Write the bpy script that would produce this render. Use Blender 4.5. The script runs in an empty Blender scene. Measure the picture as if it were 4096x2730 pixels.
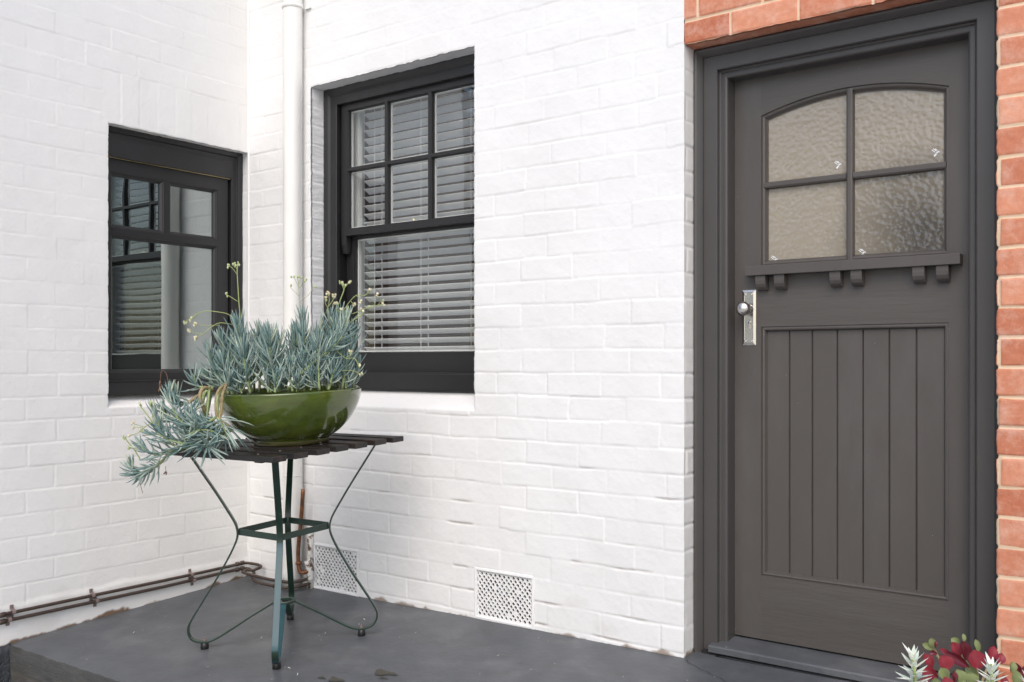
import bpy, bmesh, math, random
import numpy as np
from mathutils import Vector, Matrix, Quaternion
R = math.radians
PI = math.pi
random.seed(7)
SC = bpy.context.scene

# ------------------------------------------------------------------ camera, sky, sun, exposure
CAM = Vector((3.976, -3.11, 1.09))
cd = bpy.data.cameras.new('camera'); cam = bpy.data.objects.new('camera', cd)
SC.collection.objects.link(cam); SC.camera = cam
cam.location = CAM; cam.rotation_euler = (R(90), 0, R(36.53))
cd.sensor_width = 36; cd.lens = 33.52; cd.shift_y = 0.0204; cd.clip_end = 500; cd.clip_start = 0.05
SUN_EL, SUN_AZ = 46.0, 153.0
w = bpy.data.worlds.new('World'); SC.world = w; w.use_nodes = True
wn = w.node_tree.nodes; bg = wn['Background']
sky = wn.new('ShaderNodeTexSky'); sky.sky_type = 'NISHITA'; sky.sun_disc = False
sky.sun_elevation = R(SUN_EL); sky.sun_rotation = R(SUN_AZ)
sky.air_density = 1.0; sky.dust_density = 2.9; sky.ozone_density = 1.0
w.node_tree.links.new(sky.outputs[0], bg.inputs[0]); bg.inputs[1].default_value = 0.15
sd = bpy.data.lights.new('sun', 'SUN'); sun = bpy.data.objects.new('sun', sd); SC.collection.objects.link(sun)
sd.energy = 0.74; sd.angle = R(42); sd.color = (1.0, 0.988, 0.968)
_d = Vector((math.sin(R(SUN_AZ)) * math.cos(R(SUN_EL)), math.cos(R(SUN_AZ)) * math.cos(R(SUN_EL)), math.sin(R(SUN_EL))))
sun.rotation_euler = _d.to_track_quat('Z', 'Y').to_euler()
SC.view_settings.view_transform = 'Standard'; SC.view_settings.look = 'None'
SC.view_settings.exposure = 0.54; SC.view_settings.gamma = 1.0
SC.render.engine = 'CYCLES'
SC.cycles.max_bounces = 10; SC.cycles.diffuse_bounces = 6

# ------------------------------------------------------------------ materials
MATS = {}
def nd(nt, t, **k):
    n = nt.nodes.new(t)
    for a, b in k.items(): setattr(n, a, b)
    return n
def mat(name, col, rough=0.5, metal=0.0, var=0.0, vscale=6.0, bump=0.0, bscale=60.0, coat=0.0, spec=0.5,
        col2=None, c2scale=3.0, c2lo=0.5, c2hi=0.65, specks=None, stretch=None, bdist=0.01):
    if name in MATS: return MATS[name]
    m = bpy.data.materials.new(name); m.use_nodes = True; nt = m.node_tree; L = nt.links
    b = nt.nodes['Principled BSDF']
    b.inputs['Roughness'].default_value = rough; b.inputs['Metallic'].default_value = metal
    b.inputs['Coat Weight'].default_value = coat; b.inputs['Coat Roughness'].default_value = 0.06
    b.inputs['Specular IOR Level'].default_value = spec
    tc = nd(nt, 'ShaderNodeTexCoord'); mp = nd(nt, 'ShaderNodeMapping')
    L.new(tc.outputs['Object'], mp.inputs[0])
    if stretch: mp.inputs['Scale'].default_value = stretch
    last = None
    rgb = nd(nt, 'ShaderNodeRGB'); rgb.outputs[0].default_value = (*col, 1); last = rgb.outputs[0]
    if col2:
        n = nd(nt, 'ShaderNodeTexNoise'); n.inputs['Scale'].default_value = c2scale; n.inputs['Detail'].default_value = 6
        n.inputs['Roughness'].default_value = 0.65
        L.new(mp.outputs[0], n.inputs['Vector'])
        r = nd(nt, 'ShaderNodeMapRange'); r.inputs[1].default_value = c2lo; r.inputs[2].default_value = c2hi
        L.new(n.outputs[0], r.inputs[0])
        x = nd(nt, 'ShaderNodeMix', data_type='RGBA'); L.new(r.outputs[0], x.inputs[0]); L.new(last, x.inputs[6])
        x.inputs[7].default_value = (*col2, 1); last = x.outputs[2]
    if var:
        n = nd(nt, 'ShaderNodeTexNoise'); n.inputs['Scale'].default_value = vscale; n.inputs['Detail'].default_value = 8
        n.inputs['Roughness'].default_value = 0.6
        L.new(mp.outputs[0], n.inputs['Vector'])
        r = nd(nt, 'ShaderNodeMapRange'); r.inputs[1].default_value = 0.25; r.inputs[2].default_value = 0.75
        r.inputs[3].default_value = 1 - var; r.inputs[4].default_value = 1 + var; L.new(n.outputs[0], r.inputs[0])
        x = nd(nt, 'ShaderNodeVectorMath', operation='SCALE'); L.new(last, x.inputs[0]); L.new(r.outputs[0], x.inputs['Scale'])
        last = x.outputs[0]
    if specks:
        v = nd(nt, 'ShaderNodeTexVoronoi'); v.inputs['Scale'].default_value = specks[1]; L.new(mp.outputs[0], v.inputs['Vector'])
        r = nd(nt, 'ShaderNodeMapRange'); r.inputs[1].default_value = specks[2]; r.inputs[2].default_value = specks[2] * 0.6
        L.new(v.outputs['Distance'], r.inputs[0])
        x = nd(nt, 'ShaderNodeMix', data_type='RGBA'); L.new(r.outputs[0], x.inputs[0]); L.new(last, x.inputs[6])
        x.inputs[7].default_value = (*specks[0], 1); last = x.outputs[2]
    L.new(last, b.inputs['Base Color'])
    if bump:
        n = nd(nt, 'ShaderNodeTexNoise'); n.inputs['Scale'].default_value = bscale; n.inputs['Detail'].default_value = 6
        n.inputs['Roughness'].default_value = 0.6
        L.new(mp.outputs[0], n.inputs['Vector'])
        bp = nd(nt, 'ShaderNodeBump'); bp.inputs['Strength'].default_value = bump; bp.inputs['Distance'].default_value = bdist
        L.new(n.outputs[0], bp.inputs['Height']); L.new(bp.outputs[0], b.inputs['Normal'])
    MATS[name] = m; return m

def mat_brick(name, white, warm=(0.80, 0.785, 0.75)):
    m = bpy.data.materials.new(name); m.use_nodes = True; nt = m.node_tree; L = nt.links
    b = nt.nodes['Principled BSDF']
    tc = nd(nt, 'ShaderNodeTexCoord'); J = nd(nt, 'ShaderNodeAttribute', attribute_name='joint')
    S = nd(nt, 'ShaderNodeAttribute', attribute_name='stain'); B = nd(nt, 'ShaderNodeAttribute', attribute_name='bid')
    n1 = nd(nt, 'ShaderNodeTexNoise'); n1.inputs['Scale'].default_value = 45; n1.inputs['Detail'].default_value = 8; n1.inputs['Roughness'].default_value = .6
    n2 = nd(nt, 'ShaderNodeTexNoise'); n2.inputs['Scale'].default_value = 3; n2.inputs['Detail'].default_value = 5
    for n in (n1, n2): L.new(tc.outputs['Object'], n.inputs['Vector'])
    if white:
        a = nd(nt, 'ShaderNodeMix', data_type='RGBA'); a.inputs[6].default_value = (*warm, 1); a.inputs[7].default_value = (warm[0]*.955, warm[1]*.955, warm[2]*.95, 1)
        r = nd(nt, 'ShaderNodeMapRange'); r.inputs[1].default_value = .4; r.inputs[2].default_value = .7; L.new(n2.outputs[0], r.inputs[0])
        L.new(r.outputs[0], a.inputs[0])
        s = nd(nt, 'ShaderNodeMix', data_type='RGBA'); L.new(S.outputs['Fac'], s.inputs[0]); L.new(a.outputs[2], s.inputs[6])
        s.inputs[7].default_value = (0.20, 0.13, 0.08, 1)
        L.new(s.outputs[2], b.inputs['Base Color'])
        b.inputs['Roughness'].default_value = 0.42; b.inputs['Specular IOR Level'].default_value = 0.4
        bs, bd = 0.35, 0.004
    else:
        cr = nd(nt, 'ShaderNodeValToRGB'); e = cr.color_ramp.elements
        e[0].color = (0.42, 0.13, 0.065, 1); e[1].color = (0.66, 0.29, 0.175, 1)
        e[0].position = 0; e[1].position = 1
        ad = nd(nt, 'ShaderNodeMath', operation='MULTIPLY_ADD'); L.new(n1.outputs[0], ad.inputs[0]); ad.inputs[1].default_value = .9
        sb = nd(nt, 'ShaderNodeMath', operation='MULTIPLY_ADD'); L.new(B.outputs['Fac'], sb.inputs[0]); sb.inputs[1].default_value = .8; sb.inputs[2].default_value = -.38
        L.new(sb.outputs[0], ad.inputs[2]); L.new(ad.outputs[0], cr.inputs[0])
        a = nd(nt, 'ShaderNodeMix', data_type='RGBA'); L.new(cr.outputs[0], a.inputs[6]); a.inputs[7].default_value = (0.66, 0.49, 0.33, 1)
        jj = nd(nt, 'ShaderNodeMath', operation='MULTIPLY_ADD'); L.new(n1.outputs[0], jj.inputs[0]); jj.inputs[1].default_value = .35; jj.inputs[2].default_value = -.17
        j2 = nd(nt, 'ShaderNodeMath', operation='ADD'); L.new(J.outputs['Fac'], j2.inputs[0]); L.new(jj.outputs[0], j2.inputs[1])
        r = nd(nt, 'ShaderNodeMapRange'); r.inputs[1].default_value = .45; r.inputs[2].default_value = .62; L.new(j2.outputs[0], r.inputs[0])
        L.new(r.outputs[0], a.inputs[0])
        # lime bloom on the faces
        n3 = nd(nt, 'ShaderNodeTexNoise'); n3.inputs['Scale'].default_value = 14; n3.inputs['Detail'].default_value = 9; n3.inputs['Roughness'].default_value = .75
        L.new(tc.outputs['Object'], n3.inputs['Vector'])
        r3 = nd(nt, 'ShaderNodeMapRange'); r3.inputs[1].default_value = .47; r3.inputs[2].default_value = .78; r3.inputs[4].default_value = .65
        L.new(n3.outputs[0], r3.inputs[0])
        a2 = nd(nt, 'ShaderNodeMix', data_type='RGBA'); L.new(r3.outputs[0], a2.inputs[0]); L.new(a.outputs[2], a2.inputs[6]); a2.inputs[7].default_value = (0.72, 0.52, 0.43, 1)
        L.new(a2.outputs[2], b.inputs['Base Color'])
        b.inputs['Roughness'].default_value = 0.85
        bs, bd = 0.5, 0.004
    bp = nd(nt, 'ShaderNodeBump'); bp.inputs['Strength'].default_value = bs; bp.inputs['Distance'].default_value = bd
    L.new(n1.outputs[0], bp.inputs['Height']); L.new(bp.outputs[0], b.inputs['Normal'])
    MATS[name] = m; return m

def mat_glass(name, refl=0.12, tint=(0.9, 0.93, 0.93), rough=0.0, wav=0.02):
    """window pane: partly see-through, partly mirror, as float glass with a reflective coat"""
    m = bpy.data.materials.new(name); m.use_nodes = True; nt = m.node_tree; L = nt.links
    nt.nodes.remove(nt.nodes['Principled BSDF']); out = nt.nodes['Material Output']
    tr = nd(nt, 'ShaderNodeBsdfTransparent'); tr.inputs[0].default_value = (*tint, 1)
    gl = nd(nt, 'ShaderNodeBsdfGlossy'); gl.inputs['Roughness'].default_value = rough; gl.inputs[0].default_value = (0.86, 0.95, 0.95, 1)
    lw = nd(nt, 'ShaderNodeFresnel'); lw.inputs[0].default_value = 1.45
    mm = nd(nt, 'ShaderNodeMath', operation='ADD'); mm.inputs[1].default_value = refl; L.new(lw.outputs[0], mm.inputs[0])
    mx = nd(nt, 'ShaderNodeMixShader'); gb = nd(nt, 'ShaderNodeNewGeometry'); sb = nd(nt, 'ShaderNodeMath', operation='SUBTRACT'); sb.inputs[0].default_value = 1; L.new(gb.outputs['Backfacing'], sb.inputs[1])
    m2 = nd(nt, 'ShaderNodeMath', operation='MULTIPLY'); L.new(mm.outputs[0], m2.inputs[0]); L.new(sb.outputs[0], m2.inputs[1]); L.new(m2.outputs[0], mx.inputs[0]); L.new(tr.outputs[0], mx.inputs[1]); L.new(gl.outputs[0], mx.inputs[2])
    L.new(mx.outputs[0], out.inputs[0])
    n = nd(nt, 'ShaderNodeTexNoise'); n.inputs['Scale'].default_value = 3; tc = nd(nt, 'ShaderNodeTexCoord'); L.new(tc.outputs['Object'], n.inputs['Vector'])
    bp = nd(nt, 'ShaderNodeBump'); bp.inputs['Strength'].default_value = wav; bp.inputs['Distance'].default_value = .05
    L.new(n.outputs[0], bp.inputs['Height']); L.new(bp.outputs[0], gl.inputs['Normal'])
    MATS[name] = m; return m

def mat_hammered(name):
    m = bpy.data.materials.new(name); m.use_nodes = True; nt = m.node_tree; L = nt.links
    b = nt.nodes['Principled BSDF']
    b.inputs['Base Color'].default_value = (0.32, 0.275, 0.215, 1)
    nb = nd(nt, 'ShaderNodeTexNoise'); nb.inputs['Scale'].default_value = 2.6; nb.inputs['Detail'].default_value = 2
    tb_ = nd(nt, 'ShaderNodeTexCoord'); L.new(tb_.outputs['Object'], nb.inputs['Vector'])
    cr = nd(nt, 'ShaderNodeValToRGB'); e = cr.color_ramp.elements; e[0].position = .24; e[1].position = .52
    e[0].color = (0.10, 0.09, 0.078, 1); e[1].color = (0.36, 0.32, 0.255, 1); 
    vm = nd(nt, 'ShaderNodeVectorMath', operation='DISTANCE'); L.new(tb_.outputs['Object'], vm.inputs[0]); vm.inputs[1].default_value = (3.22, .215, 1.50)  # dark reflection at the lower right, painted into the glass colour
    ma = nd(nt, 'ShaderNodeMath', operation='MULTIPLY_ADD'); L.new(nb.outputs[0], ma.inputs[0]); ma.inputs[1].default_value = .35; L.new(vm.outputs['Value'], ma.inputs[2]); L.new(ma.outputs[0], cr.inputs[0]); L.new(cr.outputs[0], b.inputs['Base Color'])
    b.inputs['Roughness'].default_value = 0.10; b.inputs['Specular IOR Level'].default_value = 0.9
    b.inputs['Transmission Weight'].default_value = 0.15
    tc = nd(nt, 'ShaderNodeTexCoord')
    nz = nd(nt, 'ShaderNodeTexNoise'); nz.inputs['Scale'].default_value = 40
    mx = nd(nt, 'ShaderNodeMix', data_type='RGBA'); mx.inputs[0].default_value = 0.008
    L.new(tc.outputs['Object'], nz.inputs['Vector']); L.new(tc.outputs['Object'], mx.inputs[6]); L.new(nz.outputs['Color'], mx.inputs[7])
    v = nd(nt, 'ShaderNodeTexVoronoi'); v.feature = 'SMOOTH_F1'; v.inputs['Scale'].default_value = 74; v.inputs['Smoothness'].default_value = 1.0
    L.new(mx.outputs[2], v.inputs['Vector'])
    bp = nd(nt, 'ShaderNodeBump'); bp.inputs['Strength'].default_value = 0.55; bp.inputs['Distance'].default_value = 0.0036
    L.new(v.outputs['Distance'], bp.inputs['Height']); L.new(bp.outputs[0], b.inputs['Normal'])
    MATS[name] = m; return m

def mat_leaf(name, c1, c2, rough=0.5, spec=0.3, c3=None, bump=0.0):
    m = bpy.data.materials.new(name); m.use_nodes = True; nt = m.node_tree; L = nt.links
    b = nt.nodes['Principled BSDF']; g = nd(nt, 'ShaderNodeNewGeometry')
    cr = nd(nt, 'ShaderNodeValToRGB'); e = cr.color_ramp.elements
    e[0].color = (*c1, 1); e[1].color = (*c2, 1); e[0].position = 0.15; e[1].position = 0.85
    if c3: x = e.new(0.97); x.color = (*c3, 1)
    L.new(g.outputs['Random Per Island'], cr.inputs[0])
    tc = nd(nt, 'ShaderNodeTexCoord'); n = nd(nt, 'ShaderNodeTexNoise'); n.inputs['Scale'].default_value = 40; n.inputs['Detail'].default_value = 5
    L.new(tc.outputs['Object'], n.inputs['Vector'])
    r = nd(nt, 'ShaderNodeMapRange'); r.inputs[1].default_value = .3; r.inputs[2].default_value = .7; r.inputs[3].default_value = .82; r.inputs[4].default_value = 1.18
    L.new(n.outputs[0], r.inputs[0])
    x = nd(nt, 'ShaderNodeVectorMath', operation='SCALE'); L.new(cr.outputs[0], x.inputs[0]); L.new(r.outputs[0], x.inputs['Scale'])
    L.new(x.outputs[0], b.inputs['Base Color'])
    b.inputs['Roughness'].default_value = rough; b.inputs['Specular IOR Level'].default_value = spec
    b.inputs['Subsurface Weight'].default_value = 0.0
    MATS[name] = m; return m

mat_brick('white_brick', True, (0.775, 0.775, 0.77)); mat_brick('cream_brick', True, (0.82, 0.81, 0.785)); mat_brick('red_brick', False)
mat('window_paint', (0.016, 0.0155, 0.0165), 0.38, var=.10, vscale=20, bump=.12, bscale=80, bdist=.004)
mat('door_paint', (0.076, 0.068, 0.062), 0.42, var=.08, col2=(0.092, 0.085, 0.080), c2scale=4.5, c2lo=.48, c2hi=.72, vscale=6, bump=.16, bscale=60, stretch=(1, 1, .35), bdist=.003,
    specks=((0.3, 0.3, 0.3), 26, 0.022))
mat('rail_paint', (0.076, 0.068, 0.062), 0.42, var=.08, col2=(0.092, 0.085, 0.080), c2scale=4.5, c2lo=.48, c2hi=.72, vscale=6, bump=.35, bscale=55, stretch=(.18, 1, 2.2), bdist=.003,
    specks=((0.3, 0.3, 0.3), 26, 0.022))
mat('frame_paint', (0.062, 0.058, 0.056), 0.36, var=.06, vscale=10, bump=.1, bscale=50, bdist=.003)
mat('slab_paint', (0.080, 0.086, 0.094), 0.45, var=.22, vscale=9, bump=.35, bscale=45, bdist=.004, col2=(0.15, 0.152, 0.154), c2scale=2.8, c2lo=.52, c2hi=.80,
    specks=((0.45, 0.45, 0.43), 17, 0.05))
mat('slab_edge', (0.052, 0.053, 0.052), 0.8, var=.35, vscale=30, bump=1.0, bscale=90, stretch=(.35, 1, 1.6), bdist=.008, col2=(0.075, 0.07, 0.06), c2scale=5)
mat('footing', (0.035, 0.04, 0.048), 0.55, var=.4, vscale=30, bump=1, bscale=60, bdist=.015)
mat('ground', (0.58, 0.57, 0.55), 0.9, var=.3, vscale=12, bump=.6, bscale=80)
mat('pipe_white', (0.78, 0.77, 0.73), 0.38, var=.03, vscale=8, bump=.08, bscale=50, bdist=.003)
mat('pipe_brown', (0.055, 0.036, 0.027), 0.45, var=.3, vscale=40, bump=.2, bscale=120, bdist=.003)
mat('clip_metal', (0.20, 0.15, 0.135), 0.5, var=.3, vscale=60)
mat('copper', (0.20, 0.085, 0.04), 0.45, metal=.6, var=.5, vscale=30, col2=(0.05, 0.03, 0.02), c2scale=25)
mat('old_paint', (0.72, 0.70, 0.65), 0.5, col2=(0.12, 0.06, 0.03), c2scale=28, c2lo=.52, c2hi=.58)
mat('green_paint', (0.012, 0.032, 0.022), 0.35, var=.3, vscale=20, col2=(0.16, 0.15, 0.06), c2scale=55, c2lo=.66, c2hi=.72, bump=.1, bscale=100, bdist=.003)
mat('teal_sky_sheen', (0.026, 0.075, 0.088), 0.45, var=.15, vscale=20, col2=(0.09, 0.06, 0.035), c2scale=70, c2lo=.68, c2hi=.72)  # green leg with the sky's reflection put into its colour as teal
mat('black_wood', (0.013, 0.011, 0.010), 0.45, var=.3, vscale=15, bump=.3, bscale=50, stretch=(.2, 2, 2), bdist=.003, col2=(0.035, 0.022, 0.018), c2scale=8)
mat('rubber', (0.008, 0.008, 0.008), 0.35)
mat('glaze', (0.062, 0.092, 0.012), 0.16, coat=.6, var=.35, vscale=9, col2=(0.10, 0.125, 0.02), c2scale=5, c2lo=.45, c2hi=.7, stretch=(1, 1, 2.5), bump=.05, bscale=14, bdist=.01)
mat('glaze_foot', (0.07, 0.062, 0.018), 0.4, var=.4, vscale=20)
mat('soil', (0.03, 0.022, 0.016), 0.95, var=.4, vscale=60, bump=.8, bscale=70)
mat('nickel', (0.62, 0.60, 0.56), 0.26, metal=1.0)
mat('brass', (0.7, 0.58, 0.34), 0.3, metal=1.0)
mat('chrome', (0.75, 0.75, 0.75), 0.1, metal=1.0)
mat('seat_dark', (0.05, 0.03, 0.02), 0.5)
mat('slat', (0.93, 0.93, 0.93), 0.3)
def translucent(name, k):
    nt = MATS[name].node_tree; b = nt.nodes['Principled BSDF']; out = nt.nodes['Material Output']
    t = nt.nodes.new('ShaderNodeBsdfTranslucent'); t.inputs[0].default_value = (.95, .95, .94, 1); x = nt.nodes.new('ShaderNodeMixShader'); x.inputs[0].default_value = k
    nt.links.new(b.outputs[0], x.inputs[1]); nt.links.new(t.outputs[0], x.inputs[2]); nt.links.new(x.outputs[0], out.inputs[0])
translucent('slat', .6)
mat('liner', (0.72, 0.71, 0.68), 0.4)
mat('cord', (0.8, 0.8, 0.78), 0.6)
mat('room', (0.20, 0.135, 0.095), 0.8, var=.2, vscale=2)
mat('room_dark', (0.05, 0.055, 0.05), 0.8)
mat('sticker', (0.8, 0.82, 0.84), 0.3)
mat('dark_void', (0.01, 0.01, 0.01), 0.9)
mat('woody', (0.30, 0.24, 0.12), 0.7, var=.3, vscale=50, col2=(0.16, 0.10, 0.06), c2scale=60)
mat('stem_green', (0.26, 0.33, 0.14), 0.55, var=.2, vscale=50)
mat('stalk_green', (0.30, 0.36, 0.13), 0.6, var=.15, vscale=60)
mat('dead', (0.22, 0.12, 0.07), 0.8)
mat('planter', (0.06, 0.058, 0.055), 0.6, var=.2, vscale=10)
mat('bark', (0.09, 0.07, 0.05), 0.9, var=.3, vscale=10, bump=.6, bscale=20)
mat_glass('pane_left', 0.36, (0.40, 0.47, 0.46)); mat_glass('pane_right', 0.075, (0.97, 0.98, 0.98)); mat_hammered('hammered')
mat_leaf('chalk_leaf', (0.125, 0.21, 0.20), (0.37, 0.46, 0.40), 0.42, 0.4, (0.48, 0.52, 0.36))
mat_leaf('flower', (0.62, 0.55, 0.32), (0.72, 0.66, 0.52), 0.8, 0.1, (0.35, 0.18, 0.06))
mat_leaf('bud_green', (0.28, 0.38, 0.14), (0.5, 0.55, 0.3), 0.6, 0.2)
mat_leaf('red_leaf', (0.10, 0.006, 0.016), (0.33, 0.04, 0.055), 0.3, 0.5, (0.2, 0.05, 0.03))
mat_leaf('burgundy_leaf', (0.055, 0.006, 0.012), (0.14, 0.015, 0.025), 0.28, 0.5); mat_leaf('rose_leaf', (0.36, 0.075, 0.085), (0.46, 0.15, 0.14), 0.38, 0.4); mat_leaf('olive_leaf', (0.10, 0.16, 0.06), (0.26, 0.28, 0.12), 0.4, 0.4)
mat_leaf('white_leaf', (0.66, 0.74, 0.66), (0.84, 0.86, 0.76), 0.5, 0.3, (0.5, 0.62, 0.58))
mat_leaf('tree_leaf', (0.045, 0.09, 0.02), (0.12, 0.18, 0.05), 0.5, 0.3)

# ------------------------------------------------------------------ helpers
class MB:
    def __init__(s): s.v = []; s.f = []; s.m = []; s.mats = []
    def mi(s, m):
        if m not in s.mats: s.mats.append(m)
        return s.mats.index(m)
    def add(s, v, f, m=None):
        o = len(s.v); s.v += [tuple(p) for p in v]; s.f += [tuple(i + o for i in q) for q in f]
        k = s.mi(m) if m else 0
        s.m += [k] * len(f)
    def box(s, x0, x1, y0, y1, z0, z1, m=None):
        v = [(x, y, z) for x in (x0, x1) for y in (y0, y1) for z in (z0, z1)]
        s.add(v, [(0, 1, 3, 2), (4, 6, 7, 5), (0, 4, 5, 1), (2, 3, 7, 6), (0, 2, 6, 4), (1, 5, 7, 3)], m)
    def tube(s, pts, r, n=10, m=None, cap=True, flat=1.0):
        pts = [Vector(p) for p in pts]; k = len(pts)
        rr = r if isinstance(r, (list, tuple)) else [r] * k
        vs = []; up = None
        for i, p in enumerate(pts):
            t = (pts[min(i + 1, k - 1)] - pts[max(i - 1, 0)]).normalized()
            if up is None:
                a = Vector((0, 0, 1)) if abs(t.z) < .9 else Vector((1, 0, 0)); up = (a - t * a.dot(t)).normalized()
            else: up = (up - t * up.dot(t)).normalized()
            sd = t.cross(up)
            for j in range(n):
                q = 2 * PI * j / n; vs.append(p + (sd * math.cos(q) + up * math.sin(q) * flat) * rr[i])
        fs = [(i * n + j, i * n + (j + 1) % n, (i + 1) * n + (j + 1) % n, (i + 1) * n + j) for i in range(k - 1) for j in range(n)]
        if cap: fs += [tuple(range(n))[::-1], tuple((k - 1) * n + j for j in range(n))]
        s.add(vs, fs, m)
    def lathe(s, prof, c=(0, 0, 0), n=48, m=None, axis='Z'):
        vs = []; c = Vector(c)
        for (r, z) in prof:
            for j in range(n):
                a = 2 * PI * j / n; p = (r * math.cos(a), r * math.sin(a), z)
                if axis == 'Y': p = (p[0], -p[2], p[1])
                vs.append(c + Vector(p))
        k = len(prof)
        fs = [(i * n + j, i * n + (j + 1) % n, (i + 1) * n + (j + 1) % n, (i + 1) * n + j) for i in range(k - 1) for j in range(n)]
        s.add(vs, fs, m)
    def strip(s, pts, wdir, width, thick, m=None, mseg=None):
        """flat bar of rectangular section along pts; wdir = direction of its width"""
        pts = [Vector(p) for p in pts]; wd = Vector(wdir).normalized(); k = len(pts); vs = []
        for i, p in enumerate(pts):
            t = (pts[min(i + 1, k - 1)] - pts[max(i - 1, 0)]).normalized(); nrm = t.cross(wd).normalized()
            for a, b in ((-1, -1), (1, -1), (1, 1), (-1, 1)): vs.append(p + wd * a * width / 2 + nrm * b * thick / 2)
        for i in range(k - 1):
            f = [(i * 4 + j, i * 4 + (j + 1) % 4, (i + 1) * 4 + (j + 1) % 4, (i + 1) * 4 + j) for j in range(4)]
            mm = mseg(i) if mseg else m
            s.f += [tuple(q + len(s.v) for q in x) for x in f]; s.m += [s.mi(mm)] * 4
        o = len(s.v); s.v += [tuple(p) for p in vs]
        s.f += [tuple(o + j for j in (3, 2, 1, 0)), tuple(o + (k - 1) * 4 + j for j in range(4))]; s.m += [s.mi(m)] * 2
    def build(s, name, m=None, parent=None, smooth=False, bevel=0, loc=None, normals=True, seg=2):
        me = bpy.data.meshes.new(name); me.from_pydata([tuple(p) for p in s.v], [], s.f)
        for x in (s.mats if s.mats else [m]): me.materials.append(MATS[x if x else m])
        if len(s.mats) > 1: me.polygons.foreach_set('material_index', s.m)
        if normals:
            b = bmesh.new(); b.from_mesh(me); bmesh.ops.recalc_face_normals(b, faces=b.faces); b.to_mesh(me); b.free()
        if smooth: me.polygons.foreach_set('use_smooth', [True] * len(me.polygons))
        me.update()
        o = bpy.data.objects.new(name, me); SC.collection.objects.link(o)
        if parent: o.parent = parent
        if loc: o.location = loc
        if bevel:
            md = o.modifiers.new('bevel', 'BEVEL'); md.width = bevel; md.segments = seg; md.limit_method = 'ANGLE'; md.angle_limit = R(40)
        return o
def tag(o, label=None, cat=None, group=None, kind=None):
    if label: o['label'] = label
    if cat: o['category'] = cat
    if group: o['group'] = group
    if kind: o['kind'] = kind
    return o
def empty(name, loc=(0, 0, 0)):
    o = bpy.data.objects.new(name, None); SC.collection.objects.link(o); o.location = loc; o.empty_display_size = .1; return o
def crom(pts, n=6):
    pts = [Vector(p) for p in pts]; P = [pts[0]] + pts + [pts[-1]]; out = []
    for i in range(1, len(P) - 2):
        for j in range(n):
            t = j / n; a, b, c, d = P[i - 1], P[i], P[i + 1], P[i + 2]
            out.append(0.5 * ((2 * b) + (-a + c) * t + (2 * a - 5 * b + 4 * c - d) * t * t + (-a + 3 * b - 3 * c + d) * t ** 3))
    out.append(pts[-1]); return out

class Face:
    """local frame of a facade: a right, b up, d inward"""
    def __init__(s, A, D): s.A = Vector(A); s.D = Vector(D)
    def __call__(s, a, b, d): return s.A * a + Vector((0, 0, b)) + s.D * d
FR = Face((1, 0, 0), (0, 1, 0)); FL = Face((0, 1, 0), (-1, 0, 0))
def offset_loop(loop, ins):
    n = len(loop); out = []
    for i in range(n):
        p, c, q = Vector(loop[i - 1]), Vector(loop[i]), Vector(loop[(i + 1) % n])
        e1 = (c - p).normalized(); e2 = (q - c).normalized()
        n1 = Vector((-e1.y, e1.x)); n2 = Vector((-e2.y, e2.x))      # inward for CCW
        k = (n1 + n2); k = k / max(k.dot(n1), .2)
        out.append(c + k * ins)
    return out
def sweep(mb, F, loop, prof, m=None, close=False):
    """moulding: loop CCW in (a,b); prof = [(inset, depth)...]"""
    n = len(loop); vs = []
    for ins, d in prof:
        for p in offset_loop(loop, ins): vs.append(F(p.x, p.y, d))
    k = len(prof)
    fs = [(i * n + j, i * n + (j + 1) % n, (i + 1) * n + (j + 1) % n, (i + 1) * n + j) for i in range(k - 1) for j in range(n)]
    if close: fs += [((k - 1) * n + j, (k - 1) * n + (j + 1) % n, (j + 1) % n, j) for j in range(n)]
    mb.add(vs, fs, m)
def rect(a0, a1, b0, b1): return [(a0, b0), (a1, b0), (a1, b1), (a0, b1)]
def fbox(mb, F, a0, a1, b0, b1, d0, d1, m=None):
    v = [F(a, b, d) for a in (a0, a1) for d in (d0, d1) for b in (b0, b1)]
    mb.add(v, [(0, 1, 3, 2), (4, 6, 7, 5), (0, 4, 5, 1), (2, 3, 7, 6), (0, 2, 6, 4), (1, 5, 7, 3)], m)

# value noise
_rs = np.random.RandomState(3); _tab = _rs.rand(256, 256)
def vn(x, y):
    xi = np.floor(x).astype(int); yi = np.floor(y).astype(int); fx = x - xi; fy = y - yi
    fx = fx * fx * (3 - 2 * fx); fy = fy * fy * (3 - 2 * fy); g = lambda i, j: _tab[i % 256, j % 256]
    return (g(xi, yi) * (1 - fx) + g(xi + 1, yi) * fx) * (1 - fy) + (g(xi, yi + 1) * (1 - fx) + g(xi + 1, yi + 1) * fx) * fy
def fbm(x, y, o=4):
    s = 0; a = .5
    for k in range(o): s = s + a * vn(x * 2 ** k + 17.3 * k, y * 2 ** k + 5.1 * k); a *= .5
    return s / (1 - .5 ** o)
def sst(e0, e1, x):
    t = np.clip((x - e0) / (e1 - e0), 0, 1); return t * t * (3 - 2 * t)

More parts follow.
